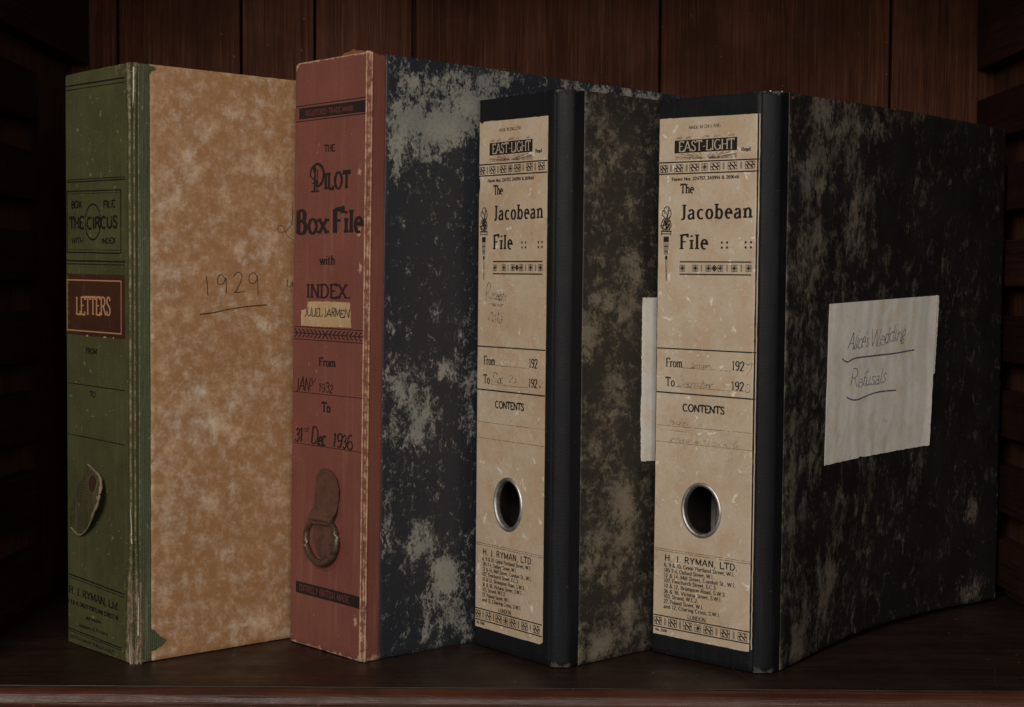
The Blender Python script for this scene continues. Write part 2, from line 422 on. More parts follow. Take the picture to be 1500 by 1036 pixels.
X = .64
GL = {
 'A': (.74, [[(.02, 0), (.37, 1)], [(.37, 1), (.72, 0)], [(.15, .34), (.59, .34)]]),
 'B': (.62, [[(.1, 0), (.1, 1)], [(.1, 1), (.3, 1)] + E(.3, .77, .22, .23, 90, -90) + [(.1, .54)], [(.1, .54), (.32, .54)] + E(.32, .27, .26, .27, 90, -90) + [(.1, 0)]]),
 'C': (.70, [E(.38, .5, .33, .5, 48, 312, 16)]),
 'D': (.72, [[(.1, 0), (.1, 1)], [(.1, 1), (.28, 1)] + E(.28, .5, .38, .5, 90, -90, 14) + [(.1, 0)]]),
 'E': (.58, [[(.1, 0), (.1, 1)], [(.1, 1), (.53, 1), (.53, .84)], [(.1, .52), (.42, .52)], [(.1, 0), (.55, 0), (.55, .17)]]),
 'F': (.55, [[(.1, 0), (.1, 1)], [(.1, 1), (.53, 1), (.53, .82)], [(.1, .52), (.42, .52)]]),
 'G': (.74, [E(.38, .5, .33, .5, 50, 330, 16), [(.68, .05), (.68, .42)], [(.48, .42), (.74, .42)]]),
 'H': (.74, [[(.1, 0), (.1, 1)], [(.64, 0), (.64, 1)], [(.1, .52), (.64, .52)]]),
 'I': (.24, [[(.12, 0), (.12, 1)]]),
 'J': (.40, [[(.28, 1), (.28, .2)] + E(.14, .18, .14, .2, 0, -120, 6)]),
 'K': (.70, [[(.1, 0), (.1, 1)], [(.1, .4), (.60, 1)], [(.27, .56), (.66, 0)]]),
 'L': (.56, [[(.1, 0), (.1, 1)], [(.1, 0), (.54, 0), (.54, .2)]]),
 'M': (.90, [[(.1, 0), (.1, 1)], [(.1, 1), (.45, .12)], [(.45, .12), (.80, 1)], [(.80, 1), (.80, 0)]]),
 'N': (.74, [[(.1, 0), (.1, 1)], [(.1, 1), (.64, 0)], [(.64, 0), (.64, 1)]]),
 'O': (.78, [E(.39, .5, .34, .5, 90, 450, 22)]),
 'P': (.60, [[(.1, 0), (.1, 1)], [(.1, 1), (.3, 1)] + E(.3, .74, .26, .26, 90, -90) + [(.1, .48)]]),
 'Q': (.78, [E(.39, .5, .34, .5, 90, 450, 22), [(.4, .15), (.72, -.12)]]),
 'R': (.68, [[(.1, 0), (.1, 1)], [(.1, 1), (.3, 1)] + E(.3, .75, .25, .25, 90, -90) + [(.1, .5)], [(.33, .5), (.64, 0)]]),
 'S': (.54, [CR([(.47, .80), (.40, .95), (.26, 1), (.12, .93), (.08, .77), (.16, .62), (.38, .45), (.47, .27), (.42, .07), (.26, 0), (.12, .04), (.06, .22)], 3)]),
 'T': (.64, [[(.32, 0), (.32, 1)], [(.03, .84), (.03, 1), (.61, 1), (.61, .84)]]),
 'U': (.72, [[(.1, 1), (.1, .3)] + E(.36, .3, .26, .3, 180, 360) + [(.62, 1)]]),
 'V': (.72, [[(.02, 1), (.36, 0)], [(.36, 0), (.70, 1)]]),
 'W': (1.0, [[(.02, 1), (.27, 0)], [(.27, 0), (.50, 1)], [(.50, 1), (.74, 0)], [(.74, 0), (.98, 1)]]),
 'X': (.70, [[(.04, 0), (.66, 1)], [(.04, 1), (.66, 0)]]),
 'Y': (.68, [[(.03, 1), (.34, .5)], [(.34, .5), (.65, 1)], [(.34, .5), (.34, 0)]]),
 'Z': (.62, [[(.06, .84), (.06, 1), (.56, 1)], [(.56, 1), (.04, 0)], [(.04, 0), (.58, 0), (.58, .16)]]),
 'a': (.50, [CR([(.08, .50), (.16, .61), (.28, .63), (.38, .52)], 3) + [(.38, .08), (.46, 0)], CR([(.38, .38), (.2, .34), (.06, .22), (.08, .05), (.2, 0), (.38, .12)], 3)]),
 'b': (.54, [[(.1, 0), (.1, 1)], E(.28, .32, .19, .32, 150, -150, 12)]),
 'c': (.46, [E(.27, .32, .21, .32, 50, 310, 12)]),
 'd': (.54, [[(.44, 0), (.44, 1)], E(.26, .32, .19, .32, 30, 330, 12)]),
 'e': (.48, [[(.06, .36), (.44, .36)] + E(.25, .32, .19, .32, 8, 300, 12)]),
 'f': (.32, [[(.14, 0), (.14, .8)] + E(.26, .82, .12, .18, 180, 40, 6), [(.02, X), (.30, X)]]),
 'g': (.50, [E(.24, .42, .17, .22, 90, 450, 12), CR([(.15, .22), (.08, .1), (.40, .02), (.44, -.14), (.24, -.25), (.05, -.16), (.16, -.02)], 3)]),
 'h': (.56, [[(.1, 0), (.1, 1)], CR([(.1, .45), (.2, .6), (.34, .64), (.45, .5)], 3) + [(.45, 0)]]),
 'i': (.24, [[(.12, 0), (.12, X)], [(.12, .84), (.12, .95)]]),
 'j': (.24, [[(.14, X), (.14, -.1), (.04, -.24)], [(.14, .84), (.14, .95)]]),
 'k': (.52, [[(.1, 0), (.1, 1)], [(.1, .25), (.42, X)], [(.2, .36), (.48, 0)]]),
 'l': (.24, [[(.12, 0), (.12, 1)]]),
 'm': (.84, [[(.1, 0), (.1, X)], CR([(.1, .45), (.2, .6), (.32, .64), (.42, .5)], 3) + [(.42, 0)], CR([(.42, .45), (.52, .6), (.64, .64), (.74, .5)], 3) + [(.74, 0)]]),
 'n': (.56, [[(.1, 0), (.1, X)], CR([(.1, .45), (.2, .6), (.34, .64), (.45, .5)], 3) + [(.45, 0)]]),
 'o': (.52, [E(.26, .32, .20, .32, 90, 450, 16)]),
 'p': (.54, [[(.1, -.28), (.1, X)], E(.28, .32, .19, .32, 150, -150, 12)]),
 'q': (.54, [[(.44, -.28), (.44, X)], E(.26, .32, .19, .32, 30, 330, 12)]),
 'r': (.38, [[(.1, 0), (.1, X)], CR([(.1, .42), (.18, .58), (.30, .64), (.36, .56)], 3)]),
 's': (.42, [CR([(.35, .52), (.28, .62), (.16, .62), (.08, .5), (.16, .38), (.30, .28), (.36, .15), (.28, .02), (.14, 0), (.06, .12)], 3)]),
 't': (.34, [[(.14, .85), (.14, .12)] + E(.24, .12, .10, .12, 180, 300, 4), [(.02, X), (.30, X)]]),
 'u': (.56, [[(.1, X), (.1, .15)] + CR([(.1, .15), (.2, 0), (.34, .03), (.45, .18)], 3), [(.45, X), (.45, 0)]]),
 'v': (.50, [[(.03, X), (.25, 0)], [(.25, 0), (.47, X)]]),
 'w': (.74, [[(.03, X), (.2, 0)], [(.2, 0), (.37, X)], [(.37, X), (.54, 0)], [(.54, 0), (.71, X)]]),
 'x': (.50, [[(.04, 0), (.46, X)], [(.04, X), (.46, 0)]]),
 'y': (.50, [[(.03, X), (.25, 0)], [(.47, X), (.18, -.25), (.06, -.25)]]),
 'z': (.46, [[(.05, X), (.41, X), (.05, 0), (.43, 0)]]),
 '0': (.56, [E(.28, .5, .22, .5, 90, 450, 18)]), '1': (.40, [[(.2, 0), (.2, 1), (.08, .85)]]),
 '2': (.54, [CR([(.07, .75), (.14, .93), (.28, 1), (.42, .9), (.45, .72), (.36, .5), (.06, 0)], 3) + [(.5, 0)]]),
 '3': (.52, [CR([(.08, .82), (.2, .98), (.36, .95), (.42, .76), (.34, .58), (.2, .54)], 3), CR([(.2, .54), (.4, .48), (.47, .27), (.38, .06), (.2, 0), (.06, .15)], 3)]),
 '4': (.56, [[(.38, 0), (.38, 1), (.04, .3), (.53, .3)]]),
 '5': (.52, [[(.44, 1), (.12, 1), (.1, .56)] + CR([(.1, .56), (.28, .62), (.45, .5), (.46, .2), (.28, 0), (.06, .08)], 3)]),
 '6': (.54, [CR([(.44, .9), (.28, .98), (.12, .75), (.07, .4), (.1, .12), (.27, 0), (.45, .12), (.47, .36), (.3, .55), (.1, .42)], 3)]),
 '7': (.50, [[(.05, .84), (.05, 1), (.47, 1), (.2, 0)]]),
 '8': (.54, [E(.27, .76, .18, .24, -90, 270, 14), E(.27, .26, .22, .26, 90, 450, 14)]),
 '9': (.54, [CR([(.1, .1), (.26, .02), (.42, .25), (.47, .6), (.44, .88), (.27, 1), (.09, .88), (.07, .64), (.24, .45), (.44, .58)], 3)]),
 '.': (.22, [[(.11, -.02), (.11, .10)]]), ',': (.22, [[(.12, .10), (.12, 0), (.05, -.16)]]), '-': (.36, [[(.05, .40), (.31, .40)]]),
 ':': (.30, [[(.15, .04), (.15, .16)], [(.15, .46), (.15, .58)]]), "'": (.18, [[(.09, .78), (.09, 1)]]),
 '&': (.74, [CR([(.70, 0), (.2, .66), (.2, .9), (.34, 1), (.46, .88), (.42, .7), (.12, .36), (.08, .14), (.24, 0), (.44, .04), (.66, .42)], 3)]),
 ' ': (.32, []),
}
ZST = [0]
TW = [1.18]


def ribbon(bm, fn, pts, wv, wh, off):
    """fn(u,z,off) in mm; wv = width of upright strokes, wh = width of level strokes"""
    q = [pts[0]]
    for p in pts[1:]:
        if abs(p[0] - q[-1][0]) + abs(p[1] - q[-1][1]) > 1e-4: q.append(p)
    if len(q) < 2: return
    closed = abs(q[0][0] - q[-1][0]) + abs(q[0][1] - q[-1][1]) < 1e-3
    ZST[0] = (ZST[0] + 1) % 24; off = off + ZST[0] * .0025
    n = len(q); L = []; R = []
    for i in range(n):
        def seg(k):
            a, b = q[k], q[k + 1]; d = sqrt((b[0] - a[0])**2 + (b[1] - a[1])**2); return ((b[0] - a[0]) / d, (b[1] - a[1]) / d)
        if closed and i in (0, n - 1): d1, d2 = seg(n - 2), seg(0)
        else: d1 = seg(max(0, i - 1)) if i > 0 else seg(0); d2 = seg(i) if i < n - 1 else seg(n - 2)
        tx, ty = d1[0] + d2[0], d1[1] + d2[1]; l = sqrt(tx * tx + ty * ty) or 1; tx /= l; ty /= l
        c = max(.55, tx * d1[0] + ty * d1[1])
        w = (wh + (wv - wh) * abs(ty)) / 2 / c
        L.append(bm.verts.new(fn(q[i][0] - ty * w, q[i][1] + tx * w, off)))
        R.append(bm.verts.new(fn(q[i][0] + ty * w, q[i][1] - tx * w, off)))
    for i in range(n - 1): bm.faces.new((L[i], L[i + 1], R[i + 1], R[i]))


def text(bm, fn, s, u0, u1, z, h, wv=.15, wh=.06, serif=.12, off=.12, track=.0, slant=0, z1=None, jit=0, bold_up=None):
    if h > 3.5 or wv < .3: wv *= TW[0]; wh *= 1.25
    track += .05
    tot = sum(GL[c][0] + track for c in s) - track
    sx = (u1 - u0) / tot; x = u0; k = min(1.3, sx / h)
    z1 = z if z1 is None else z1
    for c in s:
        w, strokes = GL[c]
        jx, jy = (random.uniform(-jit, jit) * h, random.uniform(-jit, jit) * h) if jit else (0, 0)
        for st in strokes:
            def mp(p): 
                uu = x + p[0] * sx + slant * p[1] * h + jx
                return (uu, z + (z1 - z) * (uu - u0) / (u1 - u0) + p[1] * h + jy)
            pts = [mp(p) for p in st]
            ribbon(bm, fn, pts, wv * h * k**.5, wh * h, off)
            if serif:
                for e, nb in ((st[0], st[1]), (st[-1], st[-2])):
                    steep = abs(e[1] - nb[1]) > 1.2 * abs(e[0] - nb[0]) and abs(e[1] - nb[1]) > .25
                    if steep and min(abs(e[1]), abs(e[1] - 1), abs(e[1] - X), abs(e[1] + .28)) < .02:
                        m = mp(e); sw = serif * sx * 1.0 + wv * h * .3
                        ribbon(bm, fn, [(m[0] - sw, m[1] + (wh * h / 2 if e[1] < .1 else -wh * h / 2)), (m[0] + sw, m[1] + (wh * h / 2 if e[1] < .1 else -wh * h / 2))], wh * h, wh * h * 1.1, off)
        x += (w + track) * sx


def rule(bm, fn, u0, z0, u1, z1, w, off=.12, n=24):
    ribbon(bm, fn, [(u0 + (u1 - u0) * i / n, z0 + (z1 - z0) * i / n) for i in range(n + 1)], w, w, off)


def fill(bm, fn, u0, z0, u1, z1, off=.10, n=8):
    ps = [[bm.verts.new(fn(u0 + (u1 - u0) * i / n, z, off)) for i in range(n + 1)] for z in (z0, z1)]
    for i in range(n): bm.faces.new((ps[0][i], ps[0][i + 1], ps[1][i + 1], ps[1][i]))


def scrawl(bm, fn, s, u0, u1, z, h, w=.5, slant=.25, off=.16, z1=None, jit=.05, track=-.02):
    """joined handwriting: letters of uneven size, linked along the base line"""
    z1 = z if z1 is None else z1; rn = random.Random(hash(s) % 1000 if False else sum(map(ord, s)))
    ws = [GL[c][0] * rn.uniform(.80, 1.2) + track for c in s]; sx = (u1 - u0) / sum(ws); x = u0; last = None
    for c, wd in zip(s, ws):
        hs = rn.uniform(.82, 1.12); dy = rn.uniform(-.05, .05) * h; sl = slant + rn.uniform(-.08, .08)
        zb = z + (z1 - z) * (x - u0) / (u1 - u0)
        mp = lambda p: (x + p[0] * sx * wd / max(.2, GL[c][0]) + sl * p[1] * h, zb + dy + p[1] * h * hs * (.9 if c.islower() and p[1] < .7 else 1))
        for st in GL[c][1]:
            q = [mp(p) for p in st]
            q = [(a + rn.uniform(-.02, .02) * h, b + rn.uniform(-.02, .02) * h) for a, b in q]
            ww = w * rn.uniform(.8, 1.25)
            if len(q) > 2: q = CR(q, 2)
            ribbon(bm, fn, q, ww, ww * .7, off)
        if c.islower() and last is not None:
            a = last; b = mp((.06, .22)); m = ((a[0] + b[0]) / 2, min(a[1], b[1]) - .04 * h)
            ribbon(bm, fn, CR([a, m, b], 4), w * .7, w * .55, off)
        last = mp((GL[c][0] * .85, .05)) if c.isalpha() else None
        x += wd * sx


def rough_poly(name, fn, pts, mat, parent, th=.25, off=.25, seed=0, rag=.25, label=None, step=1.2):
    """a scrap of paper/leather: polygon outline in surface mm with ragged edges and thickness"""
    rnd = random.Random(seed); P2 = []
    n = len(pts)
    for i in range(n):
        a, b = pts[i], pts[(i + 1) % n]; d = sqrt((a[0] - b[0])**2 + (a[1] - b[1])**2); k = max(1, int(d / step))
        for j in range(k):
            r = rag if j else rag * .3
            P2.append((a[0] + (b[0] - a[0]) * j / k + rnd.uniform(-r, r), a[1] + (b[1] - a[1]) * j / k + rnd.uniform(-r, r)))
    bm = bmesh.new()
    cu = sum(p[0] for p in P2) / len(P2); cz = sum(p[1] for p in P2) / len(P2)
    rings = []
    for f in (1, .66, .33):
        rings.append([bm.verts.new(fn(cu + (p[0] - cu) * f, cz + (p[1] - cz) * f, off(cu + (p[0] - cu) * f, cz + (p[1] - cz) * f) if callable(off) else off)) for p in P2])
    c = bm.verts.new(fn(cu, cz, off(cu, cz) if callable(off) else off))
    m = len(P2)
    for r1, r2 in ((0, 1), (1, 2)):
        for i in range(m): bm.faces.new((rings[r1][i], rings[r1][(i + 1) % m], rings[r2][(i + 1) % m], rings[r2][i]))
    for i in range(m): bm.faces.new((rings[2][i], rings[2][(i + 1) % m], c))
    low = [bm.verts.new(fn(p[0], p[1], (off(*p) if callable(off) else off) - th)) for p in P2]
    for i in range(m): bm.faces.new((rings[0][i], low[i], low[(i + 1) % m], rings[0][(i + 1) % m]))
    bm.faces.new(low)
    return link(name, bm, mat, parent, 40, label=label)


def tube(bm, pts, r, seg=10, closed=False):
    n = len(pts); rings = []
    for i in range(n):
        a = pts[(i - 1) % n] if closed or i else pts[0]; b = pts[(i + 1) % n] if closed or i < n - 1 else pts[-1]
        t = (b - a).normalized(); up = Vector((0, 0, 1)) if abs(t.z) < .9 else Vector((1, 0, 0))
        s = t.cross(up).normalized(); q = s.cross(t); rr = r(i / max(1, n - 1)) if callable(r) else r
        rings.append([bm.verts.new(pts[i] + (s * cos(2 * pi * k / seg) + q * sin(2 * pi * k / seg)) * rr) for k in range(seg)])
    for i in range(n if closed else n - 1):
        for k in range(seg):
            bm.faces.new((rings[i][k], rings[i][(k + 1) % seg], rings[(i + 1) % n][(k + 1) % seg], rings[(i + 1) % n][k]))
    if not closed: bm.faces.new(rings[0]); bm.faces.new(rings[-1][::-1])


def blobs(lst, rx=.011, rz=.012, base=0.0):
    L = []
    for b in lst:
        s, z = b[0] / 1000, b[1] / 1000
        amp = b[2] if len(b) > 2 else .6
        L.append((s, z, amp, (b[3] / 1000 if len(b) > 3 else rx), (b[4] / 1000 if len(b) > 4 else rz)))
    return lambda a, z: base + sum(A * exp(-((a - s) / X_)**2 - ((z - c) / Z_)**2) for s, c, A, X_, Z_ in L)


# ------------------------------------------------------------------ cabinet (setting)
YB = 1.215
shelf = bmesh.new(); box(shelf, -.62, .62, .8785, 1.26, -.022, 0, .0002)
so = link('shelf', shelf, 'shelf', kind='structure')
bd = bmesh.new()
prof = []
for i in range(15):
    a = radians(100 + i * 185 / 14); prof.append((.8768 + .0085 * cos(a), -.0084 + .0082 * sin(a)))
prof = [(.8784, -.0030), (.8780, -.0030)] + prof + [(.885, -.0175)]
xs = lin(-.62, .62, 160)
rw = [[bd.verts.new((x, p[0] + .00025 * fb(x, i, 0, 23), p[1] + .0002 * fb(x, i * .3, 5, 31))) for i, p in enumerate(prof)] for x in xs]
for i in range(len(xs) - 1):
    for j in range(len(prof) - 1): bd.faces.new((rw[i][j], rw[i + 1][j], rw[i + 1][j + 1], rw[i][j + 1]))
link('bead_moulding', bd, 'bead', so, 40)
bd = bmesh.new(); box(bd, -.62, .62, .8785, .8815, -.03, -.0175); link('shelf_edge', bd, 'bead', so)

bw = bmesh.new(); box(bw, -.62, .62, YB + .012, YB + .022, -.02, .56)
bwo = link('back_wall', bw, 'sidew', kind='structure')
seams = [-.42, -.3091, -.2128, -.1553, -.0781, .1141, .2940, .42]
for i in range(len(seams) - 1):
    g0 = (.0011 if i != 3 else .0011); pb = bmesh.new()
    gl = {4: .0018}.get(i, .0010); gr = {3: .0016}.get(i, .0010)
    box(pb, seams[i] + gl, seams[i + 1] - gr, YB + random.uniform(0, .0010), YB + .0118, 0, .56, .0009)
    link('plank', pb, 'plank', bwo)
for side, xf, xw in ((-1, -.331, -.345), (1, .3615, .375)):
    w = bmesh.new(); a, b = sorted((xw, xw + side * .02)); box(w, a, b, .879, YB + .012, 0, .56)
    wo = link('side_wall', w, 'sidew', kind='structure')
    tops = [(.400, .47, 0)] + [(.343 - .0555 * k, .3775 - .0555 * k, k + 1) for k in range(7)]
    for z0, z1, k in tops:
        z0 = max(z0, .0); cb = bmesh.new(); a, b = sorted((xf + random.uniform(-.0006, .0006), xw))
        y1 = YB - .0006 if (side > 0 or k == 0) else 1.085
        box(cb, a, b, .882, y1, z0 + .0005, z1, .0012)
        link('cleat', cb, 'cleat', wo)
up = bmesh.new(); box(up, -.62, .62, .879, YB + .012, .500, .522, .001)
link('upper_shelf', up, 'shelf', kind='structure')

# ------------------------------------------------------------------ GREEN box file
G = File(-.22801, .92671, .72002, 2.32536, .36218, .08407, .0003, .00223, .0022, .0022)


def g_open(z):   # how far the near hinge has split, metres
    return .0052 * max(0, 1 - z / .075)**.8 + .0024 * max(0, (z - .325) / .037)


def g_ridge(a, z):
    o = g_open(z)
    c = .0; w = .0007 + o * .22
    g = -exp(-((a - c) / w)**2) * (.0014 + o * 1.3)
    r = .0005 * exp(-((a + .0030 + o) / .0013)**2) + .0004 * exp(-((a - .0022 - o * .6) / .001)**2)
    return (g + r + .00018 * fb(a * 3, 0, z, 160) * (1 if abs(a) < .012 else 0)) if abs(a) < .03 else 0


G.ridge = g_ridge
ge = empty('box_file', G.mw, label='worn green box file with tan mottled side and torn pull tab', category='box file')


def gwear(a, z):
    o = g_open(z)
    v = max(.62 * exp(-((a + .0018 + o * .7) / (.0012 + o * .8))**2), .60 * exp(-((a - .0016 - o * .4) / (.0008 + o * .35))**2))
    if abs(a) < .0006 + o * .2: v = 0
    if z > .3560 and a > -.02: v = max(v, .45)
    if a < -G.W + .0015: v = max(v, .55)
    if z < .0012: v = max(v, .45)
    return v


def gj(a, z, i, j, na, nz):
    h = G.h
    # rounded outer corner at top-left, softened bottom-left
    r = .005
    if a < -G.W + r and z > h - r:
        dx = (-G.W + r - a) / r; z = min(z, h - r + r * sqrt(max(0, 1 - min(1, dx)**2)))
    if j in (0, nz - 1): z += .0003 * fb(a, z, 0, 300) * (1 if j else -1)
    return a, z


As = [-G.W - .010, -G.W - .005, -G.W - .0022] + lin(-G.W - .0015, -G.W + .006, 8) + lin(-G.W + .010, -.014, 16) + lin(-.012, .0045, 40)
Zs = sorted(set(lin(.0004, G.h - .0004, 110) + lin(.0008, .06, 50) + lin(G.h - .007, G.h - .0008, 8)))
bm = grid_slab(G.P, As, Zs, .0016, {'wear': gwear}, jit=gj)
link('spine_cloth', bm, 'green', ge, 50)
As = lin(.0047, .0118, 14)
bm = grid_slab(lambda a, z, o: G.P(a, z, o + .0003), As, lin(.0006, G.h - .0006, 110), .0018, {'wear': lambda a, z: (.5 * exp(-((a - .0047) / .0009)**2) + (.35 if z < .05 and a < .008 else 0))},
               jit=lambda a, z, i, j, na, nz: (a + (.00018 * fb(z, 1, 2, 260) if i in (0, na - 1) else 0), z))
link('hinge_strip', bm, 'green_rib', ge, 50)
rough_poly('corner_patch', G.sd, [(11.0, 20.0), (14, 19.2), (18, 14.5), (22.5, 12.0), (19, 8.5), (14, 6.6), (11.0, 6.5)], 'green_rib', ge, .25, .32, 3, .25)
rough_poly('corner_patch', G.sd, [(11.0, 361.4), (14.5, 361), (16.5, 359.2), (13.5, 358.2), (12.2, 356), (11.0, 355)], 'green_rib', ge, .25, .32, 4, .25)
tanb = [(70, 338, .6), (50, 324, .6), (37, 307, .7), (41, 297, .7), (64, 282, .65), (75, 253, .8), (92, 251, .65), (99, 260, .7), (92, 205, .7), (90, 306, .55, 14, 10), (31, 280, .5), (47, 163, .9), (75, 165, .5, 14, 10), (59, 143, 1.1, 11, 9), (40, 133, .6), (71, 134, .6), (54, 94, .85, 7, 6), (97, 95, .6), (107, 94, .7), (90, 14, .9, 12, 7), (65, 61, .6), (21, 38, .6), (33, 155, .55), (20, 250, .35, 8, 60), (25, 120, .35, 8, 60), (40, 240, .5), (100, 180, .5)]
tb0 = blobs(tanb, .006, .006); tb = lambda a, z: .95 * tb0(a, z)


def side_board(nm, F, mat, par, a0, blot, th=.0030, raise_=0.0, L=None, wearf=None, z0=.0005, z1=None, na=90, nz=120):
    L = L or F.L
    def wr(a, z):
        e = min(z, F.h - z, L - a)
        v = .62 * max(0, 1 - e / .0013)
        return max(v, wearf(a, z) if wearf else 0)
    As = lin(a0, L, na); Zs = lin(z0, (z1 or F.h) - .0005, nz)
    bm = grid_slab(lambda a, z, o: F.P(a, z, o + raise_), As, Zs, th, {'blot': blot, 'wear': wr},
                   jit=lambda a, z, i, j, nA, nZ: (a, z + (.00025 * fb(a, 1, 2, 220) if j in (0, nZ - 1) else 0)))
    return link(nm, bm, mat, par, 50)


side_board('cover_board', G, 'm_tan', ge, .0121, tb, raise_=.00005)
bm = grid_slab(lambda a, z, o: G.P(a, z, o), lin(-(G.W + .280), -(G.W + .0104), 20), lin(.0006, G.h - .0006, 20), .003, {'blot': lambda a, z: 0, 'wear': lambda a, z: 0})
link('back_board', bm, 'm_tan', ge, 50)
bm = bmesh.new(); box(bm, .004, .272, .0036, G.W - .0036, .003, G.h - .004, .001)
for v in bm.verts: v.co.x += (v.co.y) * G.T.x / G.T.y
link('inner_tray', bm, 'cream', ge)
# white paper showing through the split hinge, top and bottom
pts = []
for (zt, zb, w, dp, nm) in ((359.5, 334, 2.0, .9, 't'), (48, 2, 2.6, -1.6, 'b')):
    bm = bmesh.new(); n = 16
    rows = []
    for i in range(n + 1):
        t = i / n; z = zt + (zb - zt) * t
        ww = w * ((1 - t)**.7 if nm == 't' else t**.6) + .15
        c_ = .9 if nm == 't' else 1.7; ww *= 1 if nm == 't' else .7
        rows.append([bm.verts.new(G.sd(c_ - ww * .55, z, dp)), bm.verts.new(G.sd(c_, z, dp + .7)), bm.verts.new(G.sd(c_ + ww * .5, z, dp - .1)), bm.verts.new(G.sd(c_, z, dp - 1.2))])
    for i in range(n):
        for k in range(4): bm.faces.new((rows[i][k], rows[i][(k + 1) % 4], rows[i + 1][(k + 1) % 4], rows[i + 1][k]))
    bm.faces.new(rows[0]); bm.faces.new(rows[-1])
    link('torn_paper_edge', bm, 'torn', ge, 40)
bm = bmesh.new(); rn = random.Random(5)
for i in range(120):
    if i < 100:
        zz = 2 + 78 * rn.random()**2.2; a0 = rn.choice([-1, 1]) * rn.uniform(.3, 1.2 + 5 * max(0, 1 - zz / 75))
    else:
        zz = rn.uniform(335, 361); a0 = rn.uniform(-4, 3)
    p = G.sd(a0, zz, .3) if a0 > 0 else G.P(a0 / 1000, zz / 1000, .0003)
    nrm = Vector((-.7, -.7, 0)); l = rn.uniform(.0015, .0055)
    d = (Vector((rn.uniform(-.6, .6), rn.uniform(-.6, .6), rn.uniform(-1, 1))) + nrm * rn.uniform(.0, .45)).normalized()
    d2 = (d + Vector((rn.uniform(-.8, .8), rn.uniform(-.8, .8), rn.uniform(-.8, .8))) * .7).normalized()
    tube(bm, [p, p + d * l * .5, p + d * l * .5 + d2 * l * .5], .00010, 4)
link('frayed_threads', bm, 'fray', ge, kind='stuff')
# slivers of cloth and board peeling from the split corner
rn = random.Random(12)
for k in range(16):
    z0 = 3 + 85 * rn.random()**1.6; ln = rn.uniform(10, 30); sgn = -1 if k % 3 else 1; a0 = sgn * rn.uniform(.8, 1.6 + 4.5 * max(0, 1 - z0 / 75)); wd = rn.uniform(.35, .9)
    bm = bmesh.new(); rows = []; cur = rn.uniform(.4, 1.6); dr = rn.uniform(-.8, .8) + .3 * sgn
    for i in range(9):
        t = i / 8; w = wd * (1 - t)**.6 + .06; z = z0 + ln * (t - .5); u = a0 + dr * t * t * 1.6; o = .35 + cur * t * t
        rows.append([bm.verts.new(G.P((u - w / 2) / 1000, z / 1000, o / 1000)), bm.verts.new(G.P((u + w / 2) / 1000, z / 1000, (o + .15) / 1000)), bm.verts.new(G.P((u + w / 2) / 1000, z / 1000, (o - .1) / 1000)), bm.verts.new(G.P((u - w / 2) / 1000, z / 1000, (o - .25) / 1000))])
    for i in range(8):
        for j in range(4): bm.faces.new((rows[i][j], rows[i][(j + 1) % 4], rows[i + 1][(j + 1) % 4], rows[i + 1][j]))
    bm.faces.new(rows[0]); bm.faces.new(rows[-1])
    link('torn_sliver', bm, 'fray' if k % 4 else 'torn', ge, 40)
# printed spine
bm = bmesh.new(); f = G.sp
def pair(b, fn, za, zb, ua, ub, w1, w2, d): rule(b, fn, ua, za, ub, zb, w1); rule(b, fn, ua, za - d, ub, zb - d, w2)
pair(bm, f, 355.0, 353.6, 1.2, 76.5, .95, .55, 2.6)
pair(bm, f, 296.0, 294.3, .8, 77, .55, .75, 1.5)
rule(bm, f, 3, 288.6, 71.2, 286.8, .8); rule(bm, f, 3, 250.2, 71.2, 248.4, .8); rule(bm, f, 3, 250.0, 3, 288.8, .9); rule(bm, f, 71.2, 248.2, 71.2, 287, .9)
rule(bm, f, 4.8, 286.9, 69.4, 285.3, .3); rule(bm, f, 4.8, 252, 69.4, 250.3, .3)
text(bm, f, 'BOX', 9, 22.5, 277.8, 4.2, .22, .16, 0); text(bm, f, 'FILE', 50, 64, 276.6, 4.2, .22, .16, 0)
text(bm, f, 'THE', 6.4, 24.6, 264.9, 7.0, .20, .16, 0); text(bm, f, 'CIRCUS', 28.8, 67, 264.2, 7.0, .19, .16, 0)
rg = [(36.6 + 9.8 * cos(t * 2 * pi / 40), 268.4 + 11 * sin(t * 2 * pi / 40)) for t in range(41)]
ribbon(bm, f, rg, 1.0, 1.0, .12)
text(bm, f, 'WITH', 9, 24, 255.7, 3.3, .2, .15, 0); text(bm, f, 'INDEX', 47.5, 65, 254.7, 3.3, .2, .15, 0)
pair(bm, f, 244.9, 243.3, .8, 76.5, .9, .6, 2.0)
text(bm, f, 'FROM', 27.4, 41, 186.4, 3.4, .2, .12, .08); text(bm, f, 'TO', 31.8, 38.8, 159.6, 3.2, .2, .12, .08)
rule(bm, f, .8, 167.1, 75.5, 165.4, .6); rule(bm, f, .8, 134.4, 75, 132.4, .6)
pair(bm, f, 44.3, 41.2, .8, 74, .9, .5, 1.9)
text(bm, f, 'H. J. RYMAN, Ltd.', 3, 67.5, 32.2, 4.6, .2, .09, .1, z1=30.2)
text(bm, f, '8, 9 & 10, GREAT PORTLAND STREET, W.', 1.5, 67, 25.6, 2.5, .22, .12, .08, z1=24)
text(bm, f, 'and Branches.', 25, 46, 18.4, 2.3, .2, .1, 0); text(bm, f, 'Stationers & Printers', 14, 53, 12.2, 2.3, .2, .1, 0)
pair(bm, f, 9.2, 7.5, 1, 70, .8, .5, 1.4)
text(bm, f, 'BRITISH MADE THROUGHOUT', 5, 61, 3.4, 2.0, .2, .1, 0, z1=2.2)
link('printed_lettering', bm, 'ink_green', ge)
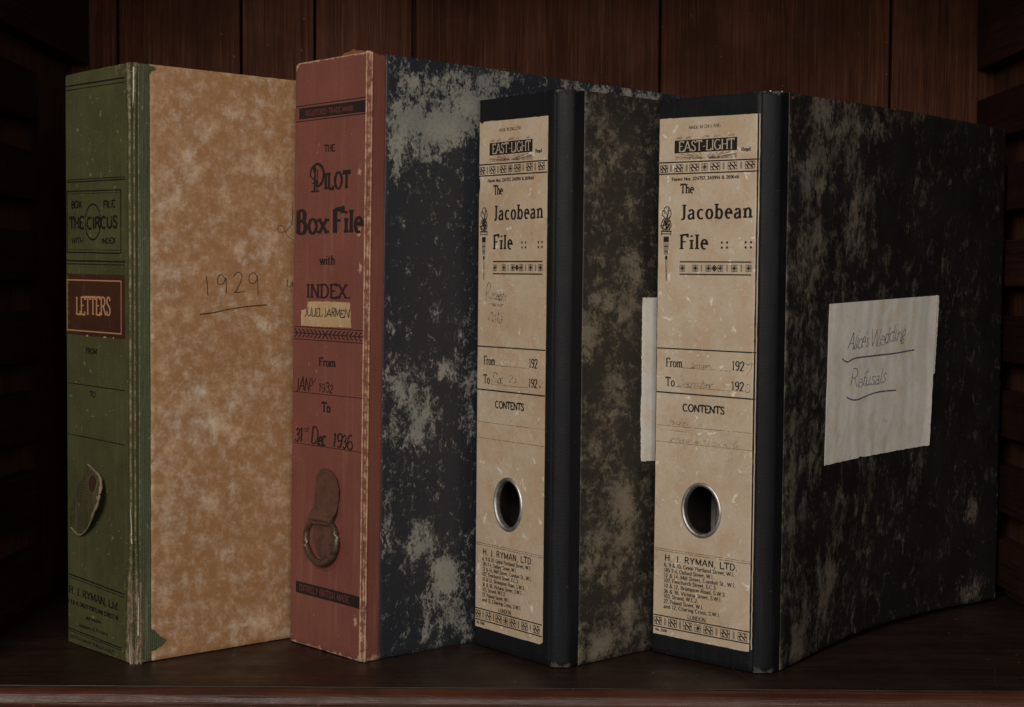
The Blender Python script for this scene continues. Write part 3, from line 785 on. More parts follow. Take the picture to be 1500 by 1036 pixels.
tl = rough_poly('title_label', f, [(.8, 236.6), (76, 235.4), (76, 196.6), (30, 197.6), (.8, 198.4)], 'titlebg', ge, .2, .22, 11, .12)
bm = bmesh.new(); g = lambda u, z, o: f(u, z, o + .12)
for a, b in (((3, 232.6), (71.6, 231.6)), ((71.6, 231.9), (71.6, 199.5)), ((71.9, 199.7), (2.8, 200.8)), ((3, 200.5), (3, 232.9))): rule(bm, g, *a, *b, .75, .14)
text(bm, g, 'LETTERS', 14.8, 58.6, 210.8, 11.0, .13, .06, .07, .14)
link('gold_lettering', bm, 'gold', tl)
# little paper nicks under the title label
for u, z, k in ((49, 197.2, 3.2), (27, 197.6, 2.4), (61, 197, 1.2)): rough_poly('label_nick', f, [(u, z), (u + k, z + .6), (u + k * 1.6, z - .3), (u + k * .5, z - .5)], 'tag', ge, .1, .34, int(u), .1)
# torn pull tab, curling away from the spine on its right-hand edge
tabp = [(28.8, 116.7), (38.5, 113.5), (47.2, 110.3), (48.7, 105.9), (47.5, 100.1), (45.0, 94.1), (39.6, 88.0), (34.3, 81.0), (26.8, 75.1), (19.3, 71.6), (12.6, 72.5), (6.3, 74.8), (5.2, 81.0), (7.5, 88.8), (12.8, 96.4), (17.6, 103.9), (24.3, 109.1)]
def toff(u, z):
    a = max(0, min(1, (u - 8) / 34)); b = max(0, min(1, (116 - z) / 16)); c = max(0, min(1, (z - 60) / 22))
    return .8 + 6.4 * a**1.4 * b * (.35 + .65 * c) + .08 * sin(u * .5 + z * .35)


f2 = lambda u, z, o: f(u + 1.15 * o, z, o)
tab = rough_poly('pull_tab', f2, tabp, 'tabcloth', ge, .9, toff, 21, .3)
bm = bmesh.new()
edge = [(29, 116.9), (38.5, 113.8), (46.0, 110.6), (48.6, 105.9), (47.8, 100.1), (45.2, 94.1), (39.9, 88.0), (34.5, 81.0), (27, 75.0), (19.3, 71.4), (12.6, 72.2), (6.5, 74.6)]
tube(bm, [f2(u, z, toff(u, z) - .1) for u, z in CR(edge, 5)], lambda t: .00040 + .00050 * (1 if .12 < t < .6 else .2) * (1 + .4 * sin(t * 70)), 7)
link('frayed_edge', bm, 'fray', tab, 40)
bm = bmesh.new()
def disc(bm, fn, cu, cz, ru, rz, prof, N=28):
    rs = []
    for k, (rf, o) in enumerate(prof):
        rs.append([bm.verts.new(fn(cu + ru * rf * cos(2 * pi * i / N), cz + rz * rf * sin(2 * pi * i / N), o)) for i in range(N)])
    for a, b in zip(rs, rs[1:]):
        for i in range(N): bm.faces.new((a[i], a[(i + 1) % N], b[(i + 1) % N], b[i]))
    return rs
rs = disc(bm, lambda u, z, o: f2(u, z, o + toff(u, z) - .75), 37.2, 106.4, 4.2, 4.6, [(1, .7), (1, 1.5), (.85, 1.75), (.8, 1.3), (.2, 1.35)]); bm.faces.new(rs[-1])
link('rivet', bm, 'rivet', tab, 40)
# ink notes on tan side
bm = bmesh.new(); g = lambda u, z, o: G.sd(u, z, o + .12)
ribbon(bm, g, [(50.4, 235), (51.2, 229), (51.4, 223.4)], .55, .5, .14)
ribbon(bm, g, CR([(64, 233), (61, 236.4), (58.4, 234), (58.6, 230.6), (62.5, 230.8), (64, 234), (64.6, 229), (64.2, 224.6)], 4), .5, .45, .14)
ribbon(bm, g, CR([(69.5, 235), (72.6, 238), (75.6, 236.6), (75, 232), (71.5, 226), (70.5, 225.2), (74, 225.4), (78, 225.8)], 4), .5, .45, .14)
ribbon(bm, g, CR([(87, 235.4), (84.4, 238), (81.2, 235.6), (81.6, 231.6), (85.6, 231.6), (87.2, 236), (87.4, 229), (87.8, 223.4)], 4), .5, .45, .14)
ribbon(bm, g, CR([(45.6, 211.6), (54, 212.4), (66, 214.6), (80, 216.4), (94.2, 217.4)], 4), .55, .7, .14)
ribbon(bm, g, CR([(114, 283), (113.4, 276), (113, 270), (108, 264.6), (103, 264.4), (102.6, 267.6), (106, 268), (109.5, 262), (114, 259.5)], 4), .3, .3, .14)
ribbon(bm, g, CR([(110, 234), (109.5, 230), (111.5, 229), (113.5, 232), (114, 229)], 4), .5, .45, .14)
link('handwriting', bm, 'pen3', ge)

# ------------------------------------------------------------------ RED box file
R = File(-.09033, .93481, .72821, 2.32076, .37038, .07751, .01019, .00108, .0022, .0022)


def r_ridge(a, z):
    if abs(a) > .03: return 0
    wob = .00010 * fb(0, 0, z, 130)
    return .0005 * exp(-((a + .0024) / .0008)**2) - .0009 * exp(-(a / .0009)**2) + .0005 * exp(-((a - .0020) / .0008)**2) + wob * (1 if abs(a) < .006 else 0)


R.ridge = r_ridge
re_ = empty('box_file', R.mw, label='red cloth box file with pull ring and black and white mottled side', category='box file')


def rwear(a, z):
    bot = max(0, 1 - z / .035)
    v = max(.78 * exp(-((a + .0024) / (.0009 + .0016 * bot))**2), .74 * exp(-((a - .0020) / (.0010 + .0008 * bot))**2))
    if abs(a) < .001: v = max(v, .55)
    t = max(0, 1 - (R.h - z) / .0022); v = max(v, .85 * t)
    v = max(v, .80 * max(0, 1 - z / .002))
    if 0 < a and z < .011: v = max(v, .42)
    v = max(v, .62 * max(0, 1 - abs(a + R.W) / .0018))
    # rubbed patches on the spine by the hinge
    for (u, zz, r) in ((69.5, 300, 2.6), (70, 262, 3.2), (71, 240, 3), (70, 25, 3), (2.5, 368, 3.5)):
        v = max(v, .7 * exp(-((a * 1000 + R.W * 1000 - u) / r)**2 - ((z * 1000 - zz) / (r * 2))**2))
    return v


def rj(a, z, i, j, na, nz):
    h = R.h; r = .0065
    if a < -R.W + r and z > h - r:
        dx = (-R.W + r - a) / r; z = min(z, h - r + r * sqrt(max(0, 1 - min(1, dx)**2)))
    if j in (0, nz - 1): z += .0004 * fb(a, z, 0, 260) * (1 if j else -1)
    if j == nz - 1 and -.004 < a < .001: z += .0007
    if j == nz - 1 and a > .003: z -= .0012
    return a, z


As = [-R.W - .010, -R.W - .005, -R.W - .0022] + lin(-R.W - .0015, -R.W + .0075, 9) + lin(-R.W + .011, -.0085, 14) + lin(-.0075, .0055, 36) + lin(.0065, .0125, 6)
Zs = sorted(set(lin(.0004, R.h - .0004, 120) + lin(R.h - .008, R.h - .0008, 9)))
link('spine_cloth', grid_slab(R.P, As, Zs, .0018, {'wear': rwear}, jit=rj), 'red', re_, 50)
redb = [(25, 359, .5), (38, 355, .8, 14, 6), (60, 358, .8, 16, 9), (85, 363, .7, 16, 6), (105, 364, .6), (26, 334, 1.0, 14, 14), (47, 329, 1.2, 15, 14), (75, 340, 1.0, 16, 14), (92, 345, .9, 12, 12), (21, 313, .9, 8, 14), (42, 312, .7, 14, 7), (20, 301, .45, 5, 9),
        (62, 330, .9, 14, 12), (55, 213, .6, 6, 7), (77, 204, .6, 8, 9), (22, 204, .45, 4, 6), (33, 200, .45, 4, 7), (17, 220, .5, 4, 6), (28, 166, 1.1, 10, 13), (45, 153, 1.0, 11, 12), (61, 178, .9, 11, 9), (82, 169, .9, 10, 12), (40, 136, .8, 8, 9), (20, 185, .6, 7, 8), (84, 142, .5, 6, 8), (20, 140, .7, 7, 9),
        (35, 111, .4, 5, 8), (57, 100, .5, 5, 9), (48, 71, 1.0, 10, 12), (38, 66, .9, 8, 9), (63, 52, 1.1, 11, 12), (57, 38, .9, 10, 10), (72, 20, .9, 8, 8), (72, 40, 1.0, 9, 10), (50, 10, .8, 6, 8), (50, 24, .6, 4, 10), (81, 8, .6, 6, 8), (17, 76, .7, 5, 9), (17, 95, .6, 4, 9), (35, 90, .5, 5, 8), (85, 70, .5, 8, 9),
        (150, 345, .5), (170, 363, .7), (200, 366, .9, 14, 6), (225, 366, .8), (245, 367, .8), (140, 200, .8), (180, 120, .8)]
rb = blobs(redb, .010, .010, -.22)
side_board('cover_board', R, 'm_red', re_, .0129, rb, raise_=.0001,
           wearf=lambda a, z: .9 * exp(-((a - .047) / .006)**2) * max(0, 1 - z / .002))
bm = grid_slab(lambda a, z, o: R.P(a, z, o), lin(-(R.W + .280), -(R.W + .0104), 20), lin(.0006, R.h - .0006, 20), .003, {'blot': lambda a, z: 0, 'wear': lambda a, z: 0})
link('back_board', bm, 'm_red', re_, 50)
bm = bmesh.new(); box(bm, .004, .272, .0036, R.W - .0036, .003, R.h - .004, .001)
for v in bm.verts: v.co.x += (v.co.y) * R.T.x / R.T.y
link('inner_tray', bm, 'cream', re_)
# scrap of orange lining standing up behind the top of the spine
bm = bmesh.new(); n = 10; rows = []
for i in range(n + 1):
    t = i / n; q = R.T * (.006 + .030 * t) + Vector((.006, 0))
    zt = R.h + .0042 * (1 - abs(t - .62) * 1.3) + .0005 * sin(i * 2.3)
    rows.append([bm.verts.new((q.x + dx, q.y, z)) for dx, z in ((0, R.h - .006), (0, zt), (.0012, zt), (.0012, R.h - .006))])
for i in range(n):
    for k in range(4): bm.faces.new((rows[i][k], rows[i][(k + 1) % 4], rows[i + 1][(k + 1) % 4], rows[i + 1][k]))
bm.faces.new(rows[0]); bm.faces.new(rows[-1])
link('lining_scrap', bm, 'orange', re_, 30)
# spine print
bm = bmesh.new(); f = R.sp
rule(bm, f, 1, 342.9, 75, 343.3, .55); rule(bm, f, 1, 333.2, 75, 333.5, .55)
text(bm, f, 'THE', 33, 43.6, 312.7, 4.1, .17, .1, .1)
# ornate PILOT
text(bm, f, 'ILOT', 33.5, 59.4, 289.4, 10.0, .20, .11, .10, track=.06)
ribbon(bm, f, CR([(23.6, 300), (21.8, 303.6), (25.5, 305.6), (30.5, 303.5), (32.6, 298.5), (30.5, 293.6), (26.5, 291.6), (24.5, 293.2), (26, 295.4)], 4), 2.3, 1.5, .12)
ribbon(bm, f, CR([(18.2, 297.6), (19.2, 302.4), (23, 305)], 4), 1.5, 1.2, .12)
rule(bm, f, 23.6, 303.4, 22.8, 288.8, 1.9); rule(bm, f, 26.0, 302, 25.4, 289, .9); rule(bm, f, 19.2, 288.5, 28, 288.5, 1.0); ribbon(bm, f, CR([(18.6, 298.6), (21, 296.4), (24, 297.4)], 4), 1.0, 1.0, .12); rule(bm, f, 20, 293.5, 27, 293.7, .8)
text(bm, f, 'B', 4.2, 14.3, 262.2, 14.6, .24, .08, .05); text(bm, f, 'ox', 16.2, 37.2, 262.2, 13.8, .175, .09, .08)
text(bm, f, 'F', 43, 53, 262.2, 14.6, .24, .09, .06); text(bm, f, 'ile', 54.2, 73, 262.2, 13.8, .18, .09, .08)
text(bm, f, 'with', 29.3, 45.4, 242.5, 5.7, .18, .07, .08)
text(bm, f, 'INDEX.', 15.8, 61.5, 221.8, 8.5, .165, .08, .10, track=.06)
rule(bm, f, .6, 203.2, 75.4, 202.5, .5); rule(bm, f, .6, 195.2, 75.6, 194.8, .5); rule(bm, f, 2, 199.2, 75, 198.7, .55)
for k in range(17):
    u = 4 + k * 4.25; s = 1 if k < 8 else -1; zc = 199.15 - .5 * u / 75
    for sg in (1, -1): ribbon(bm, f, CR([(u + 1.9 * s, zc + .1 * sg), (u + .8 * s, zc + 1.3 * sg), (u - 1.0 * s, zc + 2.7 * sg)], 3), .95, .75, .12)
text(bm, f, 'From', 29.8, 46.8, 179.1, 5.2, .2, .09, .09); text(bm, f, 'To', 33.3, 42.2, 150.5, 5.8, .2, .09, .09)
rule(bm, f, .6, 161.4, 75.4, 161.4, .4); rule(bm, f, .6, 128.6, 75.6, 128.4, .4)
link('printed_lettering', bm, 'ink_red', re_)
for q in ((1, 334.6, 75, 341.6), (.6, 32.6, 75, 40.0)):
    bm = bmesh.new(); fill(bm, f, *q, .12); link('printed_band', bm, 'ink_red', re_)
bm = bmesh.new(); g = lambda u, z, o: f(u, z, o + .08)
text(bm, g, 'REGISTERED TRADE MARK', 12.5, 62.5, 336.2, 3.2, .16, .1, .06); text(bm, g, 'ENTIRELY BRITISH MADE', 10.8, 63.8, 34.4, 4.0, .15, .09, .06)
link('reversed_lettering', bm, 'ink_redt', re_)
bm = bmesh.new()
scrawl(bm, f, 'JAN', 4.5, 20, 162.2, 9, 1.0, .1); scrawl(bm, f, 'y', 20.5, 25.5, 167.5, 6, .6); scrawl(bm, f, '1932', 29.5, 44.5, 162.8, 5.8, .7, .1)
scrawl(bm, f, '31', 4, 13.6, 129.6, 8, 1.35, .15); scrawl(bm, f, 'st', 14, 20, 136.6, 3.6, .5); scrawl(bm, f, 'Dec', 21.5, 37.5, 129.4, 10, 1.4, .15); scrawl(bm, f, '1936', 44.4, 66, 129.2, 8.2, 1.25, .1)
link('handwriting', bm, 'ink_red', re_)
pt = rough_poly('pasted_tag', f, [(10.2, 213.6), (16.5, 214.6), (17.4, 219.2), (40, 219.6), (61.2, 219.2), (62.9, 203.9), (30, 203.6), (10.2, 203.8)], 'tag', re_, .15, .3, 31, .22)
bm = bmesh.new(); scrawl(bm, lambda u, z, o: f(u, z, o + .2), 'JULIEL JARMEN', 13.4, 61, 210.2, 5.0, .75, .12, .2, jit=.08)
link('handwriting', bm, 'pen3', pt)
# leather tab and brass ring
disc_z = 70
bm = bmesh.new()
rs = disc(bm, f, 37.5, 69.0, 17.0, 18.5, [(1, 0), (1, .35), (.96, .5), (.5, .5)]); bm.faces.new(rs[-1])
link('ring_backing', bm, 'red', re_, 40)
tabp = [(37.8, 115.2), (33, 114.2), (28.6, 110), (27.2, 100), (26.9, 90), (22.5, 86.5), (20.5, 82), (26, 79.5), (44.8, 81), (46.2, 85), (50, 90), (52, 97), (52.3, 104), (49.5, 110.5), (44, 114.5)]
f2 = lambda u, z, o: f(u + 1.1 * o, z, o)
lt = rough_poly('leather_tab', f2, tabp, 'leather', re_, 1.3, lambda u, z: 1.7 + 1.9 * exp(-((z - 84) / 6)**2) + .25 * sin(u * .4 + z * .3) - .5 * exp(-((u - 39) / 2.2)**2 - ((z - 100) / 4)**2), 41, .18)
rough_poly('leather_tongue', f2, [(26.5, 82), (46, 82), (48.2, 74), (45.5, 64), (40, 58.2), (34.5, 57.6), (29.5, 61), (25.2, 70)], 'leather', re_, .5, .9, 42, .15)
bm = bmesh.new()
pts = [f2(34.4 + 16.2 * cos(t) - .8 * sin(t), 70.2 + 14.0 * sin(t) + 1.6 * cos(t), 2.3 - 1.5 * sin(t)) for t in [2 * pi * i / 48 for i in range(48)]]
tube(bm, pts, .0021, 12, True)
link('pull_ring', bm, 'brass', re_, 60)
bm = bmesh.new(); tube(bm, [f2(24 + 22 * t, 83.2 + .8 * sin(t * 3), 2.1 + .8 * sin(pi * t)) for t in lin(0, 1, 12)], .0021, 8); link('ring_loop', bm, 'leather', re_, 60)

# ------------------------------------------------------------------ black lever arch files


def band_motifs(bm, fn, zc, h, toprow=True):
    for u0, u1 in ((2.4, 7.8), (13.2, 19.4), (24.6, 31.2), (40.0, 46.8), (52.6, 59.0), (65.0, 71.5)):
        c = (u0 + u1) / 2; hw = (u1 - u0) / 2
        for s in (-1, 1):
            rule(bm, fn, c - hw, zc + s * h, c + hw, zc + s * h, .35, n=1); rule(bm, fn, c + s * hw, zc - h, c + s * hw, zc + h, .35, n=1)
        rule(bm, fn, c - hw * .6, zc + h * .75, c + hw * .6, zc - h * .75, .95, n=1)
        rule(bm, fn, c + hw * .25, zc + h * .9, c + hw * .9, zc - h * .1, .5, n=1); rule(bm, fn, c - hw * .9, zc + h * .1, c - hw * .25, zc - h * .9, .5, n=1)
        rule(bm, fn, c - hw, zc, c - hw * .3, zc, .5, n=1); rule(bm, fn, c + hw * .3, zc, c + hw, zc, .5, n=1)
        rule(bm, fn, c - hw * .55, zc - h, c - hw * .55, zc, .4, n=1); rule(bm, fn, c + hw * .55, zc, c + hw * .55, zc + h, .4, n=1)
    for u in (10.5, 22.2, 49.4, 62.0):
        for d in (-.55, 0, .55): rule(bm, fn, u + d, zc - h, u + d, zc + h, .22, n=1)
    star(bm, fn, 35.6, zc, h)


def star(bm, fn, u, z, r):
    for k in range(4):
        a = k * pi / 4; rule(bm, fn, u - r * cos(a), z - r * sin(a), u + r * cos(a), z + r * sin(a), .55 if k % 2 == 0 else .4, n=1)
    for s in (-1, 1):
        rule(bm, fn, u - r, z + s * r, u + r, z + s * r, .25, n=1); rule(bm, fn, u + s * r, z - r, u + s * r, z + r, .25, n=1)


def binder(F, e, blot, mat, ux, hole, seed, wearseed=0):
    """ux maps label mm (of the right-hand file) to this file's spine mm"""
    cu, cz, ru, rz = hole
    W = F.W
    a_h = -(W - cu / 1000)
    hw, hh = .0185, .0205
    As0 = [-W - .014, -W - .008, -W - .002] + lin(-W - .0014, -W + .0014, 6) + [-W + .004, -W + .008, a_h - hw, a_h + hw, -.0125] + lin(-.0105, .0095, 30) + [.0125, .0165, .0225]
    As = sorted(As0)
    Zs = lin(.0006, cz / 1000 - hh, 22) + lin(cz / 1000 + hh, F.h - .0006, 60)
    hi = As.index(a_h - hw); hj = 21
    def wear(a, z):
        v = .5 * max(0, 1 - (F.h - z) / .0018) + .42 * max(0, 1 - z / .0025)
        if -.010 < a < .010 and (z > F.h - .003 or z < .006): v += .28
        v = max(v, .30 * exp(-((a + .0080) / .0012)**2), .24 * exp(-((a - .0070) / .0012)**2), .33 * max(0, 1 - (a + F.W) / .002))
        return v
    def ridge(a, z):
        return -.0009 * exp(-((a + .0092) / .0009)**2) + (.00012 * fb(a, 0, z, 60) if a > -.012 else 0)
    F.ridge = ridge
    def cj(a, z, i, j, na, nz):
        if j in (0, nz - 1): z += .00035 * fb(a, z, seed, 240)
        return a, z
    bm = grid_slab(F.P, As, Zs, .0022, {'wear': wear}, hole=(a_h, cz / 1000, ru / 1000 - .0010, rz / 1000 - .0010, hi, hj), jit=cj)
    link('spine_cloth', bm, 'black', e, 50)
    side_board('cover_board', F, mat, e, .0165, blot, th=.0028, raise_=.00035)
    bm = grid_slab(lambda a, z, o: F.P(a, z, o - .0001), lin(-(W + F.L), -(W + .012), 20), lin(.0006, F.h - .0006, 20), .0028, {'blot': lambda a, z: 0, 'wear': lambda a, z: 0})
    link('back_board', bm, mat, e, 50)
    bm = bmesh.new(); # paper lining inside the far cover, coloured dark for the shade within
    q = []
    for s_, z_ in ((.02, .006), (F.L - .006, .006), (F.L - .006, F.h - .006), (.02, F.h - .006)):
        p = F.T * (W - .0034) + Vector((s_, 0)); q.append(Vector((p.x, p.y, z_)))
    vs = [bm.verts.new(p) for p in q] + [bm.verts.new(p - Vector((0, .0004, 0))) for p in q]
    bm.faces.new(vs[:4]); bm.faces.new(vs[4:][::-1])
    for k in range(4): bm.faces.new((vs[k], vs[(k + 1) % 4], vs[4 + (k + 1) % 4], vs[4 + k]))
    link('lining', bm, 'liner', e)
    # label
    def lab(u, z, o=0): return F.sp(ux(u), z, o)
    lw = lambda a, z, o: lab(a, z, o * 1000 + .22)
    cul = 37.0
    us = lin(1.3, cul - 17.5, 8) + lin(cul + 17.5, 74.4, 9)
    zs = lin(12.2, cz - 19.5, 20) + lin(cz + 19.5, 332.6, 60)
    rn = random.Random(seed)
    def lj(a, z, i, j, na, nz):
        t = a / 74
        if j == nz - 1: z = z + .5 - 1.2 * t + .35 * fb(a, 0, seed, .5) - (1.2 if i == 1 and seed == 3 else 0)
        if j == 0: z += .25 * fb(a, 3, seed, .5) + (1.6 if i == na - 1 else 0)
        if i == 0: a += .3 * fb(z, 7, seed, .3) + (1.3 if (seed == 3 and j in (nz - 12, nz - 11)) else 0)
        if i == na - 1: a += .22 * fb(z, 9, seed, .35)
        return a, z
    inv = (ru - .6) / (ux(cul + 1) - ux(cul))
    bm = grid_slab(lw, us, zs, .00022, hole=(cul, cz, inv, rz - .6, 7, 19), jit=lj, inset=1e-5)
    lo = link('spine_label', bm, 'label2' if seed == 3 else 'label', e)
    # metal finger ring
    bm = bmesh.new()
    pr = [(1.00, .25), (1.00, .7), (.975, 1.15), (.94, 1.35), (.90, 1.35), (.865, 1.0), (.845, .2), (.845, -1.0), (.85, -2.4), (.88, -2.4), (.90, -1.0), (.90, -.1)]
    rs = disc(bm, lambda u, z, o: F.sp(u, z, o), cu, cz, ru, rz, pr, 64)
    for i in range(64): bm.faces.new((rs[-1][i], rs[-1][(i + 1) % 64], rs[0][(i + 1) % 64], rs[0][i]))
    link('finger_ring', bm, 'metal', e, 60)
    # print
    b = bmesh.new(); O = .24
    fn = lambda u, z, o: lab(u, z, o + O)
    fill(b, fn, 12.9, 311.4, 58.9, 319.2, .12); link('name_block', b, 'ink', lo); b = bmesh.new()
    text(b, fn, 'Regd.', 62, 69.2, 310.7, 2.0, .2, .1, .1)
    pair_ = lambda za, zb, w: (rule(b, fn, 1.5, za, 74.3, za - .7, w), rule(b, fn, 1.5, zb, 74.3, zb - .7, w))
    pair_(306.1, 299.1, .75)
    band_motifs(b, fn, 302.3, 2.1)
    text(b, fn, 'Patent Nos. 224757, 240994 & 269646', 11.2, 60.6, 294.7, 1.9, .2, .1, .06)
    text(b, fn, 'The', 17.9, 27.8, 286.8, 5.6, .16, .07, .09)
    text(b, fn, 'Jacobean', 18, 70.2, 271.1, 8.8, .16, .07, .10, track=.10)
    text(b, fn, 'File', 18.2, 38.6, 252.8, 8.8, .16, .07, .10, track=.10)
    for u in (49, 52.8, 66, 69.8):
        for z in (253.6, 256.6):
            disc2 = [b.verts.new(fn(u + .75 * cos(t * pi / 4), z + .8 * sin(t * pi / 4), .13)) for t in range(8)]; b.faces.new(disc2)
    rule(b, fn, 18, 245.1, 70.4, 244.9, .75); rule(b, fn, 18, 237.5, 70.4, 237.3, .75)
    for u in (20, 29.8, 39.4, 48.2, 58.2, 68.4): star(b, fn, u, 241.2, 1.9)
    ribbon(b, fn, [(43.8, 243), (45.6, 241.2), (43.8, 239.4), (42, 241.2), (43.8, 243)], .6, .6, .12); star(b, fn, 43.8, 241.2, .8)
    for u in (34.3, 53.1, 63.3):
        for d in (-.3, .3): rule(b, fn, u + d, 239.2, u + d, 243.2, .25, n=1)
    # torch
    for k, (du, zz) in enumerate(((-2.6, 270), (-1.0, 275.6), (.8, 278.2), (2.4, 273))):
        ribbon(b, fn, CR([(7.4 + du * .8, 264.4), (7.4 + du * 1.3 - 1, 267.4), (7.4 + du * .5 + 1, zz - 2.4), (7.4 + du + .6, zz)], 4), .5, .45, .12)
        ribbon(b, fn, CR([(7.4 - du * .5, 264.6), (7.4 + du * .5 + 1.4, 267.4), (7.4 + du - .6, 270), (7.4 + du * .6, 272)], 4), .35, .35, .12)
    for sx_, zz in ((1, 0), (-1, .6)):
        ribbon(b, fn, CR([(7.4 + 2.2 * sx_, 264.6), (7.4 + 3.6 * sx_, 267.5 + zz), (7.4 + 2.6 * sx_, 270.4 + zz), (7.4 + .9 * sx_, 269.4), (7.4 + 1.4 * sx_, 267.6), (7.4 + 2.4 * sx_, 268.2)], 4), .6, .5, .12)
        ribbon(b, fn, CR([(7.4 - .6 * sx_, 265), (7.4 + .9 * sx_, 271 + zz), (7.4 + 3.3 * sx_, 273.4 + zz), (7.4 + 3.0 * sx_, 276.4), (7.4 + 1.2 * sx_, 276.2), (7.4 + 1.5 * sx_, 274.6)], 4), .6, .5, .12)
    ribbon(b, fn, CR([(5.0, 276), (6.4, 278.6), (8.8, 278.8), (10.4, 277)], 4), .55, .5, .12)
    rule(b, fn, 3.4, 264, 11.4, 263.8, .8); rule(b, fn, 4, 262.4, 10.8, 262.2, .5); rule(b, fn, 3.8, 263.8, 3.8, 261.4, .5); rule(b, fn, 11, 263.8, 11, 261.4, .5)
    fill(b, fn, 5.4, 257.2, 9.4, 260.6, .12, 1)
    for k in range(4): rule(b, fn, 5.7 + k * 1.1, 256.8, 6.2 + k * .8, 249.6, .35)
    rule(b, fn, 5.6, 254.6, 9.2, 254.6, .5); rule(b, fn, 6, 251.6, 8.8, 251.6, .4)
    disc2 = [b.verts.new(fn(7.6 + .95 * cos(t * pi / 6), 247.6 + 1.5 * sin(t * pi / 6), .13)) for t in range(12)]; b.faces.new(disc2)
    rule(b, fn, 7.1, 246, 7.8, 233.4, .28); rule(b, fn, 8.3, 246, 7.9, 233.4, .28)
    rule(b, fn, 1.6, 191.6, 74.3, 191.4, .75); rule(b, fn, 1.6, 164.3, 74.3, 163.8, .85)
    text(b, fn, 'From', 8.7, 21, 180.2, 5.4, .13, .06, .08); text(b, fn, 'To', 8.5, 15.5, 168.3, 5.4, .13, .06, .08)
    text(b, fn, '192', 57.6, 66.5, 180.3, 5.4, .14, .06, .06); text(b, fn, '192', 57.5, 66.5, 168.3, 5.2, .14, .06, .06)
    text(b, fn, 'CONTENTS', 21.8, 52.8, 153.5, 4.3, .17, .13, 0)
    text(b, fn, 'H. J. RYMAN, LTD.', 9.7, 63.8, 59.2, 3.9, .15, .12, 0, z1=59.9, track=.08)
    adr = [('6, 9 & 10, Great Portland Street, W.1.', 55.5, 61.9), ('185-7-4, Oxford Street, W.1.', 52.1, 46.9), ('12 & 14, Mill Street, Conduit St., W.1.', 48.9, 62.7), ('107, Fenchurch Street, E.C.3.', 45.7, 49), ('10 & 12, Brompton Road, S.W.3.', 42.4, 55.6), ('36 & 38, Victoria Street, S.W.1.', 39.0, 52.9), ('103, Strand, W.C.2.', 35.9, 35.3), ('27, Poland Street, W.1.', 32.5, 39.4), ('and 12, Charing Cross, S.W.1.', 29.4, 52)]
    for s, z, ue in adr: text(b, fn, s, 9.3, ue, z, 2.3, .16, .09, .05, z1=z + .015 * (ue - 9))
    text(b, fn, 'LONDON.', 27.7, 42, 25.2, 2.5, .13, .07, .08)
    rule(b, fn, 1.5, 24.2, 73.9, 24.4, .7); rule(b, fn, 1.5, 17.0, 73.9, 17.3, .7)
    band_motifs(b, fn, 20.7, 2.3)
    text(b, fn, 'No. 2500', 3.2, 12, 14.3, 1.6, .2, .1, 0)
    link('printed_lettering', b, 'ink', lo)
    b = bmesh.new()
    text(b, fn, 'MADE IN ENGLAND.', 23.4, 47.4, 325.7, 1.9, .16, .1, .08)
    rule(b, fn, 21.2, 180.1, 57.4, 179.7, .32); rule(b, fn, 15.6, 168.2, 57.3, 167.8, .32)
    rule(b, fn, 1.6, 143.7, 74.3, 143.5, .30); rule(b, fn, 1.6, 133.5, 74.3, 133.2, .30)
    rule(b, fn, 1.4, 66.4, 74, 66.5, .35); rule(b, fn, 1.4, 65.2, 74, 65.3, .35)
    # rays of light under and over the name block
    for k in range(11):
        x = 13.2 + k * 4.55; zt = 311.2
        if abs(x - 36) > 2: rule(b, fn, 36 + (x - 36) * .10, 307.6, x, 311.2 - .15 * abs(k - 5) * .8 if 0 < k < 10 else 309.5, .42)
    for k in range(4):
        rule(b, fn, 13.2, 307.5 + k * .62, 33.0, 307.4 + k * .16, .26); rule(b, fn, 58.8, 307 + k * .62, 39, 307.2 + k * .16, .26)
    for u, w in ((13.5, 5), (21, 4), (33, 6), (42, 5), (52, 5)): rule(b, fn, u, 320.2, u + w, 320.4, .4); rule(b, fn, u + 1, 321.0, u + w, 321.1, .25)
    link('faint_print', b, 'ink_faint', lo)
    b = bmesh.new(); text(b, lambda u, z, o: lab(u, z, o + O + .08), 'EAST-LIGHT', 16.2, 57.0, 312.3, 6.0, .10, .05, .07, .14)
    link('name_lettering', b, 'ink_paper', lo)
    return lo, fn


# third file
B3 = File(.02923, .91919, .74223, 2.24959, .34709, .08324, .00425, -.00231, .0085, .0014)
e3 = empty('lever_arch_file', B3.mw, label='black lever arch file standing directly beside the red box file', category='lever arch file', group='black lever arch files')
b3b = [(23, 204, .8, 8, 9), (53, 218, .7), (42, 310, .6, 7, 9), (58, 281, .5, 6, 12), (28, 131, .5), (45, 172, .6), (49, 100, .9, 10, 12), (59, 90, .8, 8, 14), (35, 76, .8, 9, 10), (47, 57, .6, 10, 14), (59, 69, .6), (60, 26, .8, 8, 12), (42, 11, .8, 10, 9), (30, 9, .9, 7, 8), (18, 11, .8, 5, 9), (20, 197, .6), (30, 330, .5, 8, 6), (62, 235, .7, 7, 8), (28, 290, .4), (26, 60, .6, 9, 8), (40, 150, .5), (55, 245, .5), (30, 225, .5), (150, 100, .6), (180, 250, .6)]
u3 = lambda u: .7 + (u - 1.2) * (67.2 / 73.3)
lo3, fn3 = binder(B3, e3, blobs(b3b, .010, .010, -.04), 'm_b3', u3, (33.6, 94.0, 14.2, 17.0), 3)
b = bmesh.new()
i3 = lambda u: 1.2 + (u - .7) * 73.3 / 67.2
